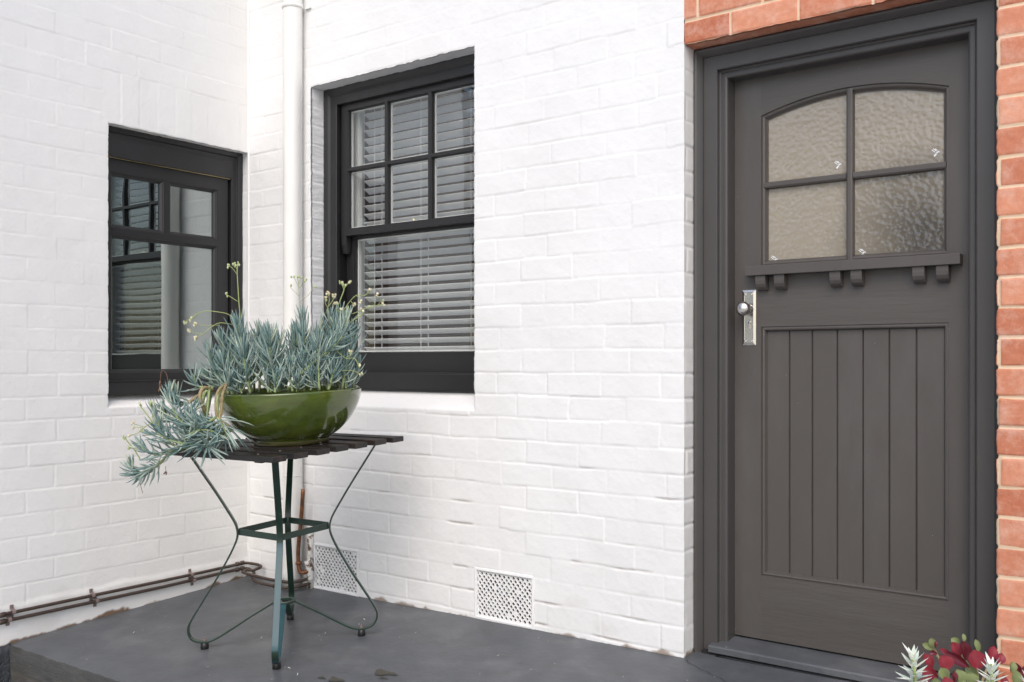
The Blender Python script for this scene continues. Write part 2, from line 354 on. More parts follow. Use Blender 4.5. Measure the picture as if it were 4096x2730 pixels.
def brick_field(s, z, pitch, zj, blen, soff, jw, rough, seed, soldiers=None, jit=.22):
    """returns joint mask 0..1 and per brick random; soldiers = (s0,s1,z0,z1,width)"""
    ws = s + (fbm(s * 9 + seed, z * 9, 3) - .5) * .006 * rough; wz = z + (fbm(s * 5 + 40 + seed, z * 12, 3) - .5) * .009 * rough
    row = np.floor((wz - zj) / pitch); dz = (wz - zj) / pitch - row; dz = np.minimum(dz, 1 - dz) * pitch
    rj = _tab[(row.astype(int) * 7 + seed) % 256, 11]
    q = (ws - soff) / blen + .5 * (row % 2) + (rj - .5) * jit
    col = np.floor(q); ds = q - col; ds = np.minimum(ds, 1 - ds) * blen
    bid = _tab[(row.astype(int) * 13 + seed) % 256, (col.astype(int) * 29 + 7) % 256]
    if soldiers:
        a0, a1, b0, b1, wd = soldiers
        ins = (s > a0) & (s < a1) & (z > b0) & (z < b1)
        q2 = (ws - a0) / wd; c2 = np.floor(q2); e = q2 - c2; e = np.minimum(e, 1 - e) * wd
        e2 = np.minimum(np.abs(wz - b0) + .01, np.abs(b1 - wz))
        ds = np.where(ins, e, ds); dz = np.where(ins, e2, dz); bid = np.where(ins, _tab[(c2.astype(int) * 5) % 256, 99], bid)
    d = np.minimum(dz, ds)
    # rounded meeting of joints
    wv = .55 + .9 * fbm(s * 7 + 3 + seed, z * 11 + 8, 3)
    j = 1 - sst(jw * .25 * wv, jw * 1.05 * wv, d)
    return j, bid, dz, ds

def wall(name, F, s0, s1, z0, z1, openings, parent, material, res=.0044, pitch=.0912, zj=2.415, blen=.25, soff=0., jw=.008, depth=.0035,
         rough=1., seed=1, soldiers=None, plinth=None, stain_floor=None, label=None, floorfn=None, jit=.22, hifade=.35):
    def lines(a, b, br):
        ks = sorted(set([a, b] + [x for x in br if a < x < b])); out = []
        for p, q in zip(ks[:-1], ks[1:]):
            n = max(1, int(round((q - p) / res))); out += list(np.linspace(p, q, n + 1)[:-1])
        return np.array(out + [ks[-1]])
    S = lines(s0, s1, [o[0] for o in openings] + [o[1] for o in openings])
    Z = lines(z0, z1, [o[2] for o in openings] + [o[3] for o in openings])
    sg, zg = np.meshgrid(S, Z)           # [iz, is]
    def field(s, z):
        j, bid, dz, ds = brick_field(s, z, pitch, zj, blen, soff, jw, rough, seed, soldiers, jit)
        fill = sst(.35, .75, fbm(s * 2.2 + 9 + seed, z * 3.3, 3))                 # where joints are nearly painted over
        jd = depth * (1 - .78 * fill) * (1 - hifade * sst(.9, 2.0, z))
        crack = sst(.60, .78, fbm(s * 5 + 70 + seed, z * 9 + 30, 4)) * (1 - sst(.001, .006, dz))
        low = 1 - sst(.35, .95, z)
        crack = crack * (low * .85 + .05) * (rough > .8)
        h = -jd * j + (bid - .5) * .0022 * rough + (fbm(s * 14 + seed, z * 14, 4) - .5) * .0030 * rough - crack * .007
        if plinth is not None:
            k = sst(plinth[0] + .015, plinth[0] - .015, z + (fbm(s * 6, z * 0 + seed, 3) - .5) * .02)
            h = h * (1 - k * .75) + plinth[1] * k; j = j * (1 - k)
        st = crack * .55
        if stain_floor is not None:
            fl = floorfn(s)
            e = sst(.012, .0, z - fl - (fbm(s * 14 + seed, z * 9, 4) - .56) * .06) * stain_floor
            st = np.maximum(st, e)
            st = np.maximum(st, .12 * sst(.68, .86, fbm(s * 4 + 5, z * 6 + 9 + seed, 4)) * (1 - sst(.05, .5, z - fl)))
            # broken bottom line
        return h, j, bid, np.clip(st, 0, 1)
    h, j, bid, st = field(sg, zg)
    sp = sg.copy(); zp = zg.copy()
    def jam(z, d, k): # in-plane raggedness at jambs
        return (vn(z * 50 + k * 31, z * 0 + d * 12) - .5) * .0032 * rough + (vn(z * 180 + k * 3, d * 30 + z * 0) - .5) * .0014 * rough
    def jrow(z):
        dz = (z - zj) / pitch; dz = dz - np.floor(dz); dz = np.minimum(dz, 1 - dz) * pitch; return 1 - sst(jw * .3, jw * 1.1, dz)
    ny, nx = sg.shape; keep = np.ones((ny - 1, nx - 1), bool)
    ex_v = []; ex_f = []; ex_j = []; ex_b = []; ex_s = []; base = ny * nx
    for (a0, a1, b0, b1, dep, sides, rise) in openings:
        ia0, ia1 = np.argmin(abs(S - a0)), np.argmin(abs(S - a1)); ib0, ib1 = np.argmin(abs(Z - b0)), np.argmin(abs(Z - b1))
        keep[ib0:ib1, ia0:ia1] = False
        nk = 7
        def run(idx_s, idx_z, kind):
            nonlocal base
            n = len(idx_s); prev = np.array(idx_z) * nx + np.array(idx_s)
            for k in range(0, nk + 1):
                d = dep * k / nk; ss = S[idx_s].astype(float).copy(); zz = Z[idx_z].astype(float).copy()
                if kind in 'LR':
                    o = jam(zz, d, 1 if kind == 'L' else 2); r_ = jrow(zz) * depth * .9
                    ss = ss + o + (-r_ if kind == 'L' else r_); jj = jrow(zz)
                elif kind == 'T':
                    zz = zz + jam(ss, d, 5) + .001; jj = zz * 0
                else:
                    zz = zz + jam(ss, d, 6) * .5 + rise * k / nk; jj = zz * 0
                if k == 0:
                    sp[idx_z, idx_s] = ss; zp[idx_z, idx_s] = zz; h[idx_z, idx_s] -= .0022; continue
                if kind in 'LR' and sides.find('B') >= 0: zz = np.where(zz < b0 + 1e-6, b0 + rise * k / nk, zz)
                hh = -d * np.ones(n)
                for q in range(n): ex_v.append(F(ss[q], zz[q], -hh[q]))
                ex_j.extend(jj * .5); ex_b.extend([.5] * n); ex_s.extend((fbm(ss * 6, zz * 6 + d * 40, 3) > .68) * .15 * (d > dep * .8))
                cur = base + np.arange(n); base += n
                for q in range(n - 1): ex_f.append((prev[q], prev[q + 1], cur[q + 1], cur[q]))
                prev = cur
        if 'L' in sides: run([ia0] * (ib1 - ib0 + 1), list(range(ib0, ib1 + 1)), 'L')
        if 'R' in sides: run([ia1] * (ib1 - ib0 + 1), list(range(ib0, ib1 + 1)), 'R')
        if 'T' in sides: run(list(range(ia0, ia1 + 1)), [ib1] * (ia1 - ia0 + 1), 'T')
        if 'B' in sides: run(list(range(ia0, ia1 + 1)), [ib0] * (ia1 - ia0 + 1), 'B')
    A = np.array(F.A); D = np.array(F.D)
    V = sp[..., None] * A + zp[..., None] * np.array((0, 0, 1.)) + (-h)[..., None] * D
    V = V.reshape(-1, 3)
    if ex_v: V = np.vstack([V, np.array([tuple(p) for p in ex_v])])
    idx = np.arange(ny * nx).reshape(ny, nx)
    q = np.stack([idx[:-1, :-1], idx[:-1, 1:], idx[1:, 1:], idx[1:, :-1]], -1)[keep]
    if ex_f: q = np.vstack([q, np.array(ex_f)])
    me = bpy.data.meshes.new(name); me.vertices.add(len(V)); me.vertices.foreach_set('co', V.astype(np.float32).ravel())
    me.loops.add(q.size); me.loops.foreach_set('vertex_index', q.ravel().astype(np.int32)); me.polygons.add(len(q))
    me.polygons.foreach_set('loop_start', np.arange(0, q.size, 4, dtype=np.int32)); me.polygons.foreach_set('loop_total', np.full(len(q), 4, np.int32))
    me.update(calc_edges=True); me.validate()
    for nm, a, e in (('joint', j, ex_j), ('bid', bid, ex_b), ('stain', st, ex_s)):
        at = me.attributes.new(nm, 'FLOAT', 'POINT'); at.data.foreach_set('value', np.concatenate([a.ravel(), np.array(e, float)]).astype(np.float32))
    me.polygons.foreach_set('use_smooth', [True] * len(me.polygons)); me.materials.append(MATS[material])
    o = bpy.data.objects.new(name, me); SC.collection.objects.link(o); o.parent = parent
    if label: o['label'] = label
    return o
def floor_z(x, y): return .0125 * x + .05 * y

# ------------------------------------------------------------------ ground and slab
mb = MB(); mb.box(-60, 60, -60, 60, -.62, -.32); g = mb.build('ground', 'ground'); tag(g, kind='structure')
def slab():
    nx, ny = 150, 34; x0, x1, y0, y1 = -.03, 6.2, -1.2, .30; V = []; Fc = []
    for j in range(ny + 1):
        for i in range(nx + 1):
            x = x0 + (x1 - x0) * i / nx; y = y0 + (y1 - y0) * j / ny; e = 0
            if j == 0: e = -.007; y += .002 * math.sin(x * 31) + .002 * math.sin(x * 77)
            z = floor_z(x, y) + e + .0012 * math.sin(x * 5 + y * 3) + float((vn(np.array(x * 8.), np.array(y * 8.)) - .5) * .0016)
            V.append((x, y, z))
    W = nx + 1
    for j in range(ny):
        for i in range(nx): Fc.append((j * W + i, j * W + i + 1, (j + 1) * W + i + 1, (j + 1) * W + i))
    m = MB(); m.add(V, Fc, 'slab_paint')
    base = [V[i] for i in range(W)]; rows = [base]
    for k, zz in enumerate((-.012, -.08, -.16, -.26, -.40)):
        rows.append([(p[0], p[1] - .005 - float(vn(np.array(p[0] * 14.), np.array(k * 3.1))) * .004, floor_z(p[0], -1.2) + zz) for p in base])
    vs = [p for r_ in rows for p in r_]; fs = [(k * W + i, (k + 1) * W + i, (k + 1) * W + i + 1, k * W + i + 1) for k in range(len(rows) - 1) for i in range(nx)]
    m.add(vs, fs, 'slab_edge')
    o = m.build('patio_slab', 'slab_paint', smooth=True, normals=False); tag(o, kind='structure')
slab()

# ------------------------------------------------------------------ house
house = empty('brick_house', (1.2, 0, 0)); HL = Vector((1.2, 0, 0))
tag(house, 'brick house with white painted walls, red brick surround and charcoal joinery', 'house')
class _H:  # parts are modelled in world coordinates: undo the base offset
    pass
def hpart(o, parent=None):
    o.parent = parent if parent else house
    if not parent: o.location = -HL
    return o
ROW = (-.06, 2.41)   # right window opening
wl = wall('wall', FL, -1.45, .0, -.12, 3.3, [(-.765, 0., .888, 2.156, .09, 'LTB', .052)], None, 'cream_brick', pitch=.0965, zj=.267, blen=.251, soff=-.878, jit=.06,
          jw=.0052, depth=.0015, rough=.62, hifade=.45, seed=21, soldiers=(-.80, .01, 2.156, 2.39, .0935), plinth=(.095, .004), stain_floor=1., floorfn=lambda s: floor_z(0, s),
          label='cream white painted brick wall on the left with soldier bricks above its window')
hpart(wl)
wr = wall('wall', FR, -.12, 2.439, -.03, 3.3, [(.466, 1.473, .888, 2.412, .10, 'LRTB', .078), (.487, .792, .0055, .222, .03, 'LRT', 0), (1.478, 1.781, .022, .232, .03, 'LRT', 0)],
          None, 'white_brick', blen=.25, soff=.1, rough=1.1, seed=5, stain_floor=.8, floorfn=lambda s: floor_z(s, 0), jw=.0056, depth=.0021,
          label='white painted brick wall between the inner corner and the door')
hpart(wr)
# white return at the door
class FD(Face): pass
FRET = Face((0, 1, 0), (-1, 0, 0))
ret = wall('wall_return', Face((0, 1, 0), (-1, 0, 0)), 0.0, .16, -.03, 2.228, [], None, 'cream_brick', blen=.25, soff=.13, rough=.8, seed=9, jw=.008, depth=.0035,
           stain_floor=.9, floorfn=lambda s: floor_z(2.44, 0) + s * .05, label='cream painted edge of the brick wall beside the door frame')
hpart(ret); ret.location = ret.location + Vector((2.4375, .001, 0))
red = wall('wall', FR, 2.4395, 4.6, -.03, 3.3, [(2.4395, 3.450, -.03, 2.226, .16, 'RT', 0)], None, 'red_brick', pitch=.0882, zj=2.1325, blen=.24, soff=.094, jw=.0082, jit=.03, hifade=0,
           depth=.0055, rough=.9, seed=14, label='unpainted red brick wall with sandy mortar around the door')
hpart(red)
# remaining bulk of the house (far side, returns) so that it is closed
mb = MB(); mb.box(-3.2, -.35, -1.449, -1.20, -.4, 3.3); mb.box(-.36, -.02, -1.449, -1.20, -.4, 3.3); mb.box(-3.2, -2.95, -1.2, 4, -.4, 3.3)
mb.box(-3.2, 4.6, 4.0, 4.2, -.4, 3.3); mb.box(4.35, 4.6, .02, 4.0, -.4, 3.3)
hpart(tag(mb.build('outer_wall', 'liner'), 'plain rendered outer wall of the house'))
mb = MB(); mb.box(-3.3, .245, .30, 4.3, 3.301, 3.45); mb.box(2.255, 4.7, .30, 4.3, 3.301, 3.45); mb.box(.245, 2.255, 3.21, 4.3, 3.301, 3.45); mb.box(-3.3, -.02, -1.5, .30, 3.301, 3.45); hpart(mb.build('roof', 'planter'))  # opening added above the tall window's room so sky reaches the blind
# footing under the left wall beyond the slab
mb = MB(); n = 40; V = []; 
for i in range(n + 1):
    y = -1.195 - .30 * i / n
    for k, (dx, z) in enumerate(((-.02, -.05), (.012, -.056), (.022, -.075), (.024, -.14), (.03, -.25), (.034, -.40))):
        a = float(fbm(np.array(y * 30.), np.array(k * 2.3), 3)) - .5
        V.append((dx + (a * .016 if k else 0), y, z + (a * .012 if k < 3 else 0) + .012 * math.sin(y * 16)))
mb.add(V, [(i * 6 + k, i * 6 + k + 1, (i + 1) * 6 + k + 1, (i + 1) * 6 + k) for i in range(n) for k in range(5)])
hpart(tag(mb.build('footing', 'footing', smooth=True), 'rough black painted footing below the left wall'))
# corner fillet of thick paint
mb = MB(); mb.tube([(.0, .0, z) for z in np.linspace(-.0, 3.3, 60)], .0075, 8); hpart(mb.build('corner_bead', 'white_brick', smooth=True))

# rooms behind the windows
def room(x0, x1, y0, y1, z0, z1, m):
    b = MB(); v = [(x, y, z) for x in (x0, x1) for y in (y0, y1) for z in (z0, z1)]
    return b, v
mb = MB(); mb.box(.25, 2.25, .36, 3.2, .12, .2, 'room'); mb.box(.25, 2.25, 3.2, 3.3, .12, 2.8, 'room'); mb.box(.15, .25, .13, 3.2, .12, 2.8, 'room'); mb.box(2.25, 2.35, .13, 3.2, .12, 2.8, 'room'); [mb.box(*q, 2.8, 3.44, 'room') for q in ((.25, .30, .13, 3.2), (2.20, 2.25, .13, 3.2), (.30, 2.20, .13, .315), (.30, 2.20, 3.0, 3.2))]  # ceiling left open as an invented rooflight, to brighten the blind slats
mb.box(.25, 2.25, .17, .36, .12, .95, 'room'); mb.box(.25, .53, .165, .3, .95, 2.8, 'liner'); mb.box(1.46, 2.25, .165, .3, .95, 2.8, 'liner'); mb.box(.53, 1.46, .165, .3, 2.36, 2.8, 'liner')
hpart(tag(mb.build('room', 'room'), 'dim brown room behind the tall window'))
mb = MB(); mb.box(-2.6, -2.5, -1.15, -.0, .2, 2.7); mb.box(-2.5, -.17, -1.25, -1.15, .2, 2.7); mb.box(-2.5, -.17, .0, .1, .2, 2.7); mb.box(-2.5, -.17, -1.15, 0, .1, .2); mb.box(-2.5, -.17, -1.15, 0, 2.7, 2.8)
mb.box(-.26, -.17, -1.15, -.86, .2, 2.7); mb.box(-.26, -.17, -.86, .0, .2, .93); mb.box(-.26, -.17, -.86, 0, 2.17, 2.7)
hpart(tag(mb.build('room', 'room_dark'), 'dark room behind the left window'))
mb = MB(); mb.box(2.45, 3.5, .32, .36, .0, 2.4); hpart(mb.build('hall_screen', 'liner'))

# ---- left window
mb = MB()
o_ = rect(-.845, .004, .942, 2.165)
sweep(mb, FL, o_, [(0, .05), (.012, .044), (.030, .052), (.033, .060), (.062, .060), (.064, .064), (.064, .13)])
fbox(mb, FL, -.79, -.058, 2.022, 2.108, .054, .066)      # deep head fascia
fbox(mb, FL, -.82, -.02, .940, .994, .030, .10)          # frame sill
W1 = mb.build('window', 'window_paint', bevel=.0015); hpart(tag(W1, 'smaller charcoal window in the left wall with a single transom'))
mb = MB(); gl, gr = -.69, -.150
def sashbars(mb, F, outer, holes, d0, d1, mould, gd):
    """flat sash face with rectangular holes: outer=(a0,a1,b0,b1)"""
    a0, a1, b0, b1 = outer
    A = sorted(set([a0, a1] + [h[0] for h in holes] + [h[1] for h in holes])); B = sorted(set([b0, b1] + [h[2] for h in holes] + [h[3] for h in holes]))
    for i in range(len(A) - 1):
        for k in range(len(B) - 1):
            ca, cb = (A[i] + A[i + 1]) / 2, (B[k] + B[k + 1]) / 2
            if any(h[0] < ca < h[1] and h[2] < cb < h[3] for h in holes): continue
            mb.add([F(A[i], B[k], d0), F(A[i + 1], B[k], d0), F(A[i + 1], B[k + 1], d0), F(A[i], B[k + 1], d0)], [(0, 1, 2, 3)])
            mb.add([F(A[i], B[k], d1), F(A[i + 1], B[k], d1), F(A[i + 1], B[k + 1], d1), F(A[i], B[k + 1], d1)], [(0, 3, 2, 1)])
    sweep(mb, F, rect(a0, a1, b0, b1), [(0, d0), (0, d1)])
    for h in holes: sweep(mb, F, rect(*h), [(0, d0), (0, d0 + .004)] + [(ins, d) for ins, d in mould] + [(mould[-1][0], d1)] )
holes = [(-.708, -.440, 1.700, 1.957), (-.398, -.132, 1.700, 1.957), (-.708, -.132, 1.040, 1.672)]
holes[0] = (-.708, -.434, 1.705, 1.957); holes[1] = (-.404, -.132, 1.705, 1.957)
sashbars(mb, FL, (-.775, -.068, .996, 2.018), holes, .078, .118, [(.002, .084), (.007, .086), (.015, .094), (.016, .100)], .1)
so = mb.build('sash', 'window_paint', W1, normals=True)
for h in holes:
    mb = MB(); fbox(mb, FL, h[0] + .012, h[1] - .012, h[2] + .012, h[3] - .012, .1005, .1035); mb.build('pane', 'pane_left', W1)
mb = MB(); fbox(mb, FL, -.745, -.062, 2.0185, 2.0215, .0665, .0675); mb.build('weather_strip', 'brass', W1)

# ---- right window (sliding sashes)
mb = MB()
sweep(mb, FR, rect(.462, 1.518, .955, 2.420), [(0, .085), (.010, .080), (.030, .086), (.044, .094), (.045, .090), (.085, .090), (.087, .093), (.087, .114), (.075, .114), (.075, .17)])
fbox(mb, FR, .50, 1.49, .968, 1.036, .060, .120)
W2 = mb.build('window', 'window_paint', bevel=.0015); hpart(tag(W2, 'tall charcoal sash window with six small panes over one large pane'))
mb = MB(); P6 = []
xs = [(.604, .842), (.866, 1.112), (1.138, 1.378)]
for a0, a1 in xs:
    for b0, b1 in ((2.030, 2.300), (1.737, 2.006)): P6.append((a0 - .004, a1 + .004, b0 - .004, b1 + .004))
sashbars(mb, FR, (.556, 1.428, 1.699, 2.348), P6, .115, .148, [(.001, .120), (.004, .132)], 0)
up_s = mb.build('sash', 'window_paint', W2); up_s['label'] = 'upper sash divided into six panes'
for x0, x1 in ((.556, .590), (1.394, 1.428)):                                 # horns under the upper sash
    mb = MB(); prof = [(0, .115), (0, .148), (-.05, .148), (-.085, .140), (-.085, .125), (-.04, .115)]
    v = [(x, d, 1.6985 + b) for x in (x0, x1) for b, d in prof]; mb.add(v, [tuple(range(6)), tuple(range(11, 5, -1))] + [(i, (i + 1) % 6, 6 + (i + 1) % 6, 6 + i) for i in range(6)])
    mb.build('horn', 'window_paint', W2, bevel=.001)
mb = MB(); sashbars(mb, FR, (.556, 1.428, 1.037, 1.728), [(.606, 1.378, 1.133, 1.690)], .152, .186, [(.001, .156), (.005, .166)], 0)
lo_s = mb.build('sash', 'window_paint', W2); lo_s['label'] = 'lower sash with one large pane'
for h in P6:
    mb = MB(); fbox(mb, FR, h[0] + .003, h[1] - .003, h[2] + .003, h[3] - .003, .133, .136); mb.build('pane', 'pane_right', W2)
mb = MB(); fbox(mb, FR, .6095, 1.3745, 1.1365, 1.6865, .168, .171); p_ = mb.build('pane', 'pane_right', W2); p_['label'] = 'large lower pane'
mb = MB()                                                                    # white putty lines and inner lining
for h in P6:
    sweep(mb, FR, rect(h[0] + .0035, h[1] - .0035, h[2] + .0035, h[3] - .0035), [(0, .1375), (.004, .1375), (.004, .147), (0, .147)])
sweep(mb, FR, rect(.611, 1.373, 1.138, 1.685), [(0, .1725), (.007, .1725), (.007, .186), (0, .186)])
mb.build('putty_line', 'liner', W2)
mb = MB(); fbox(mb, FR, .535, .600, 1.0, 2.36, .19, .215); fbox(mb, FR, 1.388, 1.455, 1.0, 2.36, .19, .215); fbox(mb, FR, .600, 1.388, 1.0, 1.128, .19, .215)
mb.build('lining', 'liner', W2, bevel=.002)
mb = MB(); mb.lathe([(0, .0), (.013, .0), (.013, .008), (.009, .012), (.010, .022), (0, .026)], (.985, .165, 1.729), 14); mb.build('sash_latch', 'brass', W2, smooth=True)

# ---- door frame
mb = MB()
xa, xb = 2.441, 3.456
fl = -.02
def door_sweep(mb, x0, x1, ztop, prof, m=None):
    vs = []
    for ins, d in prof:
        vs += [(x0 + ins, d, fl + .04), (x0 + ins, d, ztop - ins), (x1 - ins, d, ztop - ins), (x1 - ins, d, fl + .04)]
    k = len(prof); mb.add(vs, [(i * 4 + j, i * 4 + j + 1, (i + 1) * 4 + j + 1, (i + 1) * 4 + j) for i in range(k - 1) for j in range(3)], m)
door_sweep(mb, xa, xb, 2.224, [(-.001, .076), (.006, .070), (.012, .074), (.020, .083), (.027, .092), (.0275, .100), (.030, .100), (.076, .100), (.079, .103), (.079, .122), (.084, .123), (.088, .128), (.100, .128), (.104, .130), (.107, .134), (.107, .24)])
hpart(tag(mb.build('door_frame', 'frame_paint'), 'grey brown moulded timber frame around the door'))
mb = MB()
mb.add([(2.505, .072, .046), (2.505, .072, .0685), (2.505, .19, .083), (2.505, .25, .083), (2.505, .25, .046)], []) 
n = 2; V = []
for x in (2.500, 3.400):
    V += [(x, .068, .046), (x, .068, .0665), (x, .072, .0705), (x, .19, .083), (x, .25, .083), (x, .25, .046)]
mb = MB(); mb.add(V, [tuple(range(6)), tuple(range(11, 5, -1))] + [(i, (i + 1) % 6, 6 + (i + 1) % 6, 6 + i) for i in range(6)])
th = hpart(tag(mb.build('threshold', 'slab_paint', bevel=.0015), 'worn grey painted timber threshold'))
mb = MB(); mb.box(2.47, 3.44, .078, .24, .012, .0455); hpart(mb.build('threshold_gap', 'dark_void'))
mb = MB(); mb.tube([(2.53 + .9 * i / 20, .070 - .008 * math.sin(PI * min(1, i / 14)), .0365 + .0125 * (.9 * i / 20) * .4) for i in range(21)], .0055, 10); hpart(mb.build('weather_seal', 'rubber', smooth=True))

# ---- door leaf
Y0 = .190; X0, X1, ZB, ZT = 2.549, 3.349, .090, 2.118
GX0, GX1, GZ0 = 2.650, 3.280, 1.437
def arch(x): q = (x - 2.965) / .315; return 2.029 - .051 * q * q
PX0, PX1, PZ0, PZ1 = 2.650, 3.280, .319, 1.217
mb = MB(); N = 24; xs_ = [GX0 + (GX1 - GX0) * i / N for i in range(N + 1)]
def q4(mb, x0, x1, z0, z1, m): mb.add([(x0, Y0, z0), (x1, Y0, z0), (x1, Y0, z1), (x0, Y0, z1)], [(0, 1, 2, 3)], m)
q4(mb, X0, GX0, ZB, ZT, 'door_paint'); q4(mb, GX1, X1, ZB, ZT, 'door_paint')
for i in range(N): mb.add([(xs_[i], Y0, arch(xs_[i])), (xs_[i + 1], Y0, arch(xs_[i + 1])), (xs_[i + 1], Y0, ZT), (xs_[i], Y0, ZT)], [(0, 1, 2, 3)], 'rail_paint')
q4(mb, GX0, GX1, PZ1, GZ0, 'rail_paint'); q4(mb, GX0, GX1, ZB, PZ0, 'rail_paint')
mb.add([(X0, Y0, ZB), (X1, Y0, ZB), (X1, Y0 + .04, ZB), (X0, Y0 + .04, ZB)], [(0, 1, 2, 3)], 'door_paint')
gloop = [(GX0, GZ0), (GX1, GZ0)] + [(x, arch(x)) for x in xs_[::-1]]
sweep(mb, FR, gloop, [(0, Y0), (.0015, Y0 + .006), (.006, Y0 + .005), (.011, Y0 + .008), (.017, Y0 + .018), (.019, Y0 + .018), (.019, Y0 + .03)], 'door_paint')
sweep(mb, FR, rect(PX0, PX1, PZ0, PZ1), [(0, Y0), (.0, Y0 + .004), (.003, Y0 + .0035), (.007, Y0 + .0015), (.012, Y0 + .003), (.017, Y0 + .014), (.019, Y0 + .020)], 'door_paint')
door = hpart(tag(mb.build('door', 'door_paint', normals=False), 'grey brown timber door with arched obscure glazing above vertical boards'))
# boards
mb = MB(); edges = [PX0 + .017, 2.749, 2.831, 2.918, 3.005, 3.091, 3.177, PX1 - .017]; yb = Y0 + .017
for i in range(7):
    a, b = edges[i], edges[i + 1]; g_ = .0032
    P = [(a, yb + .007), (a + g_, yb), (b - g_, yb), (b, yb + .007)] if 0 < i < 6 else ([(a, yb), (a + g_, yb), (b - g_, yb), (b, yb + .007)] if i == 0 else [(a, yb + .007), (a + g_, yb), (b - g_, yb), (b, yb)])
    V = [(x, y, z) for z in (PZ0 + .015, PZ1 - .015) for x, y in P]; mb.add(V, [(k, k + 1, 5 + k, 4 + k) for k in range(3)])
mb.build('board_panel', 'door_paint', door, normals=False)
# muntins
mb = MB()
def bar(mb, F, a0, a1, b0, b1, dfront, dback, vert):
    c = .005
    if vert: P = [(a0 - .004, dback), (a0, dback - .012), (a0, dfront + .003), (a0 + c, dfront), (a1 - c, dfront), (a1, dfront + .003), (a1, dback - .012), (a1 + .004, dback)]; V = [F(p[0], b, p[1]) for b in (b0, b1) for p in P]
    else: P = [(b0 - .004, dback), (b0, dback - .012), (b0, dfront + .003), (b0 + c, dfront), (b1 - c, dfront), (b1, dfront + .003), (b1, dback - .012), (b1 + .004, dback)]; V = [F(a, p[0], p[1]) for a in (a0, a1) for p in P]
    mb.add(V, [(k, k + 1, 9 + k, 8 + k) for k in range(7)])
mc = 2.963
bar(mb, FR, mc - .010, mc + .010, GZ0, arch(mc) - .004, Y0 + .002, Y0 + .028, True)
bar(mb, FR, GX0 + .010, mc - .012, 1.716, 1.737, Y0 + .0035, Y0 + .028, False); bar(mb, FR, mc + .012, GX1 - .010, 1.716, 1.737, Y0 + .0035, Y0 + .028, False)
mb.build('glazing_bar', 'door_paint', door)
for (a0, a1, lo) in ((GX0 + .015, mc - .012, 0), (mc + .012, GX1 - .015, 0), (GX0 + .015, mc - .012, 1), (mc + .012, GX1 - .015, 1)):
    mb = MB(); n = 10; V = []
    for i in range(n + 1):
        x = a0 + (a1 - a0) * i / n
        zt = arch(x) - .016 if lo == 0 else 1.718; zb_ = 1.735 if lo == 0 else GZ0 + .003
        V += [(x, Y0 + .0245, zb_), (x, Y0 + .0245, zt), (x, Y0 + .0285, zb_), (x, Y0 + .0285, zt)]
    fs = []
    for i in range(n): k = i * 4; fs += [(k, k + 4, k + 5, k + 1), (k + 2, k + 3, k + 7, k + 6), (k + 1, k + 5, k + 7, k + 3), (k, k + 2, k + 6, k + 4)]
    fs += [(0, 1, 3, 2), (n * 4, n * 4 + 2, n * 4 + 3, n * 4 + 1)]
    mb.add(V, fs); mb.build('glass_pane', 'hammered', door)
# stickers: small white pin marks on the glass
def mark(cx, cz, sc=1.):
    mb = MB(); y = Y0 + .0238
    for (dx, dz, an, l, w_) in ((-.007, .006, -42, .013, .0022), (-.0035, .010, -42, .013, .0022), (.001, .010, -40, .009, .0022), (.004, .000, 45, .010, .005), (-.001, -.007, 48, .012, .005), (.009, .002, -45, .006, .004)):
        c, s = math.cos(R(an)), math.sin(R(an)); P = [(-l / 2, -w_ / 2), (l / 2, -w_ / 2), (l / 2, w_ / 2), (-l / 2, w_ / 2)]
        V = [(cx + sc * (dx + p * c - q * s), yy, cz + sc * (dz + p * s + q * c)) for yy in (y, y + .0006) for p, q in P]
        mb.add(V, [(0, 1, 2, 3), (7, 6, 5, 4), (0, 4, 5, 1), (1, 5, 6, 2), (2, 6, 7, 3), (3, 7, 4, 0)])
    mb.build('glass_mark', 'sticker', door)
mark(2.918, 1.772); mark(3.235, 1.773); mark(2.690, 1.458); mark(3.000, 1.462)
# shelf and corbels
mb = MB(); mb.box(2.606, 3.322, .143, .1898, 1.399, 1.4335); mb.build('shelf', 'door_paint', door, bevel=.002)
for x0 in (2.643, 2.712, 2.908, 2.979, 3.177, 3.249):
    x1 = x0 + .037; prof = [(.152, 1.3987), (.152, 1.380), (.154, 1.368), (.160, 1.357), (.168, 1.350), (.174, 1.3465), (.1898, 1.3465), (.1898, 1.3987)]
    V = [(x, y, z) for x in (x0, x1) for y, z in prof]; n = len(prof); mb = MB()
    mb.add(V, [tuple(range(n)), tuple(range(2 * n - 1, n - 1, -1))] + [(i, (i + 1) % n, n + (i + 1) % n, n + i) for i in range(n)])
    mb.build('corbel', 'door_paint', door, bevel=.0012)
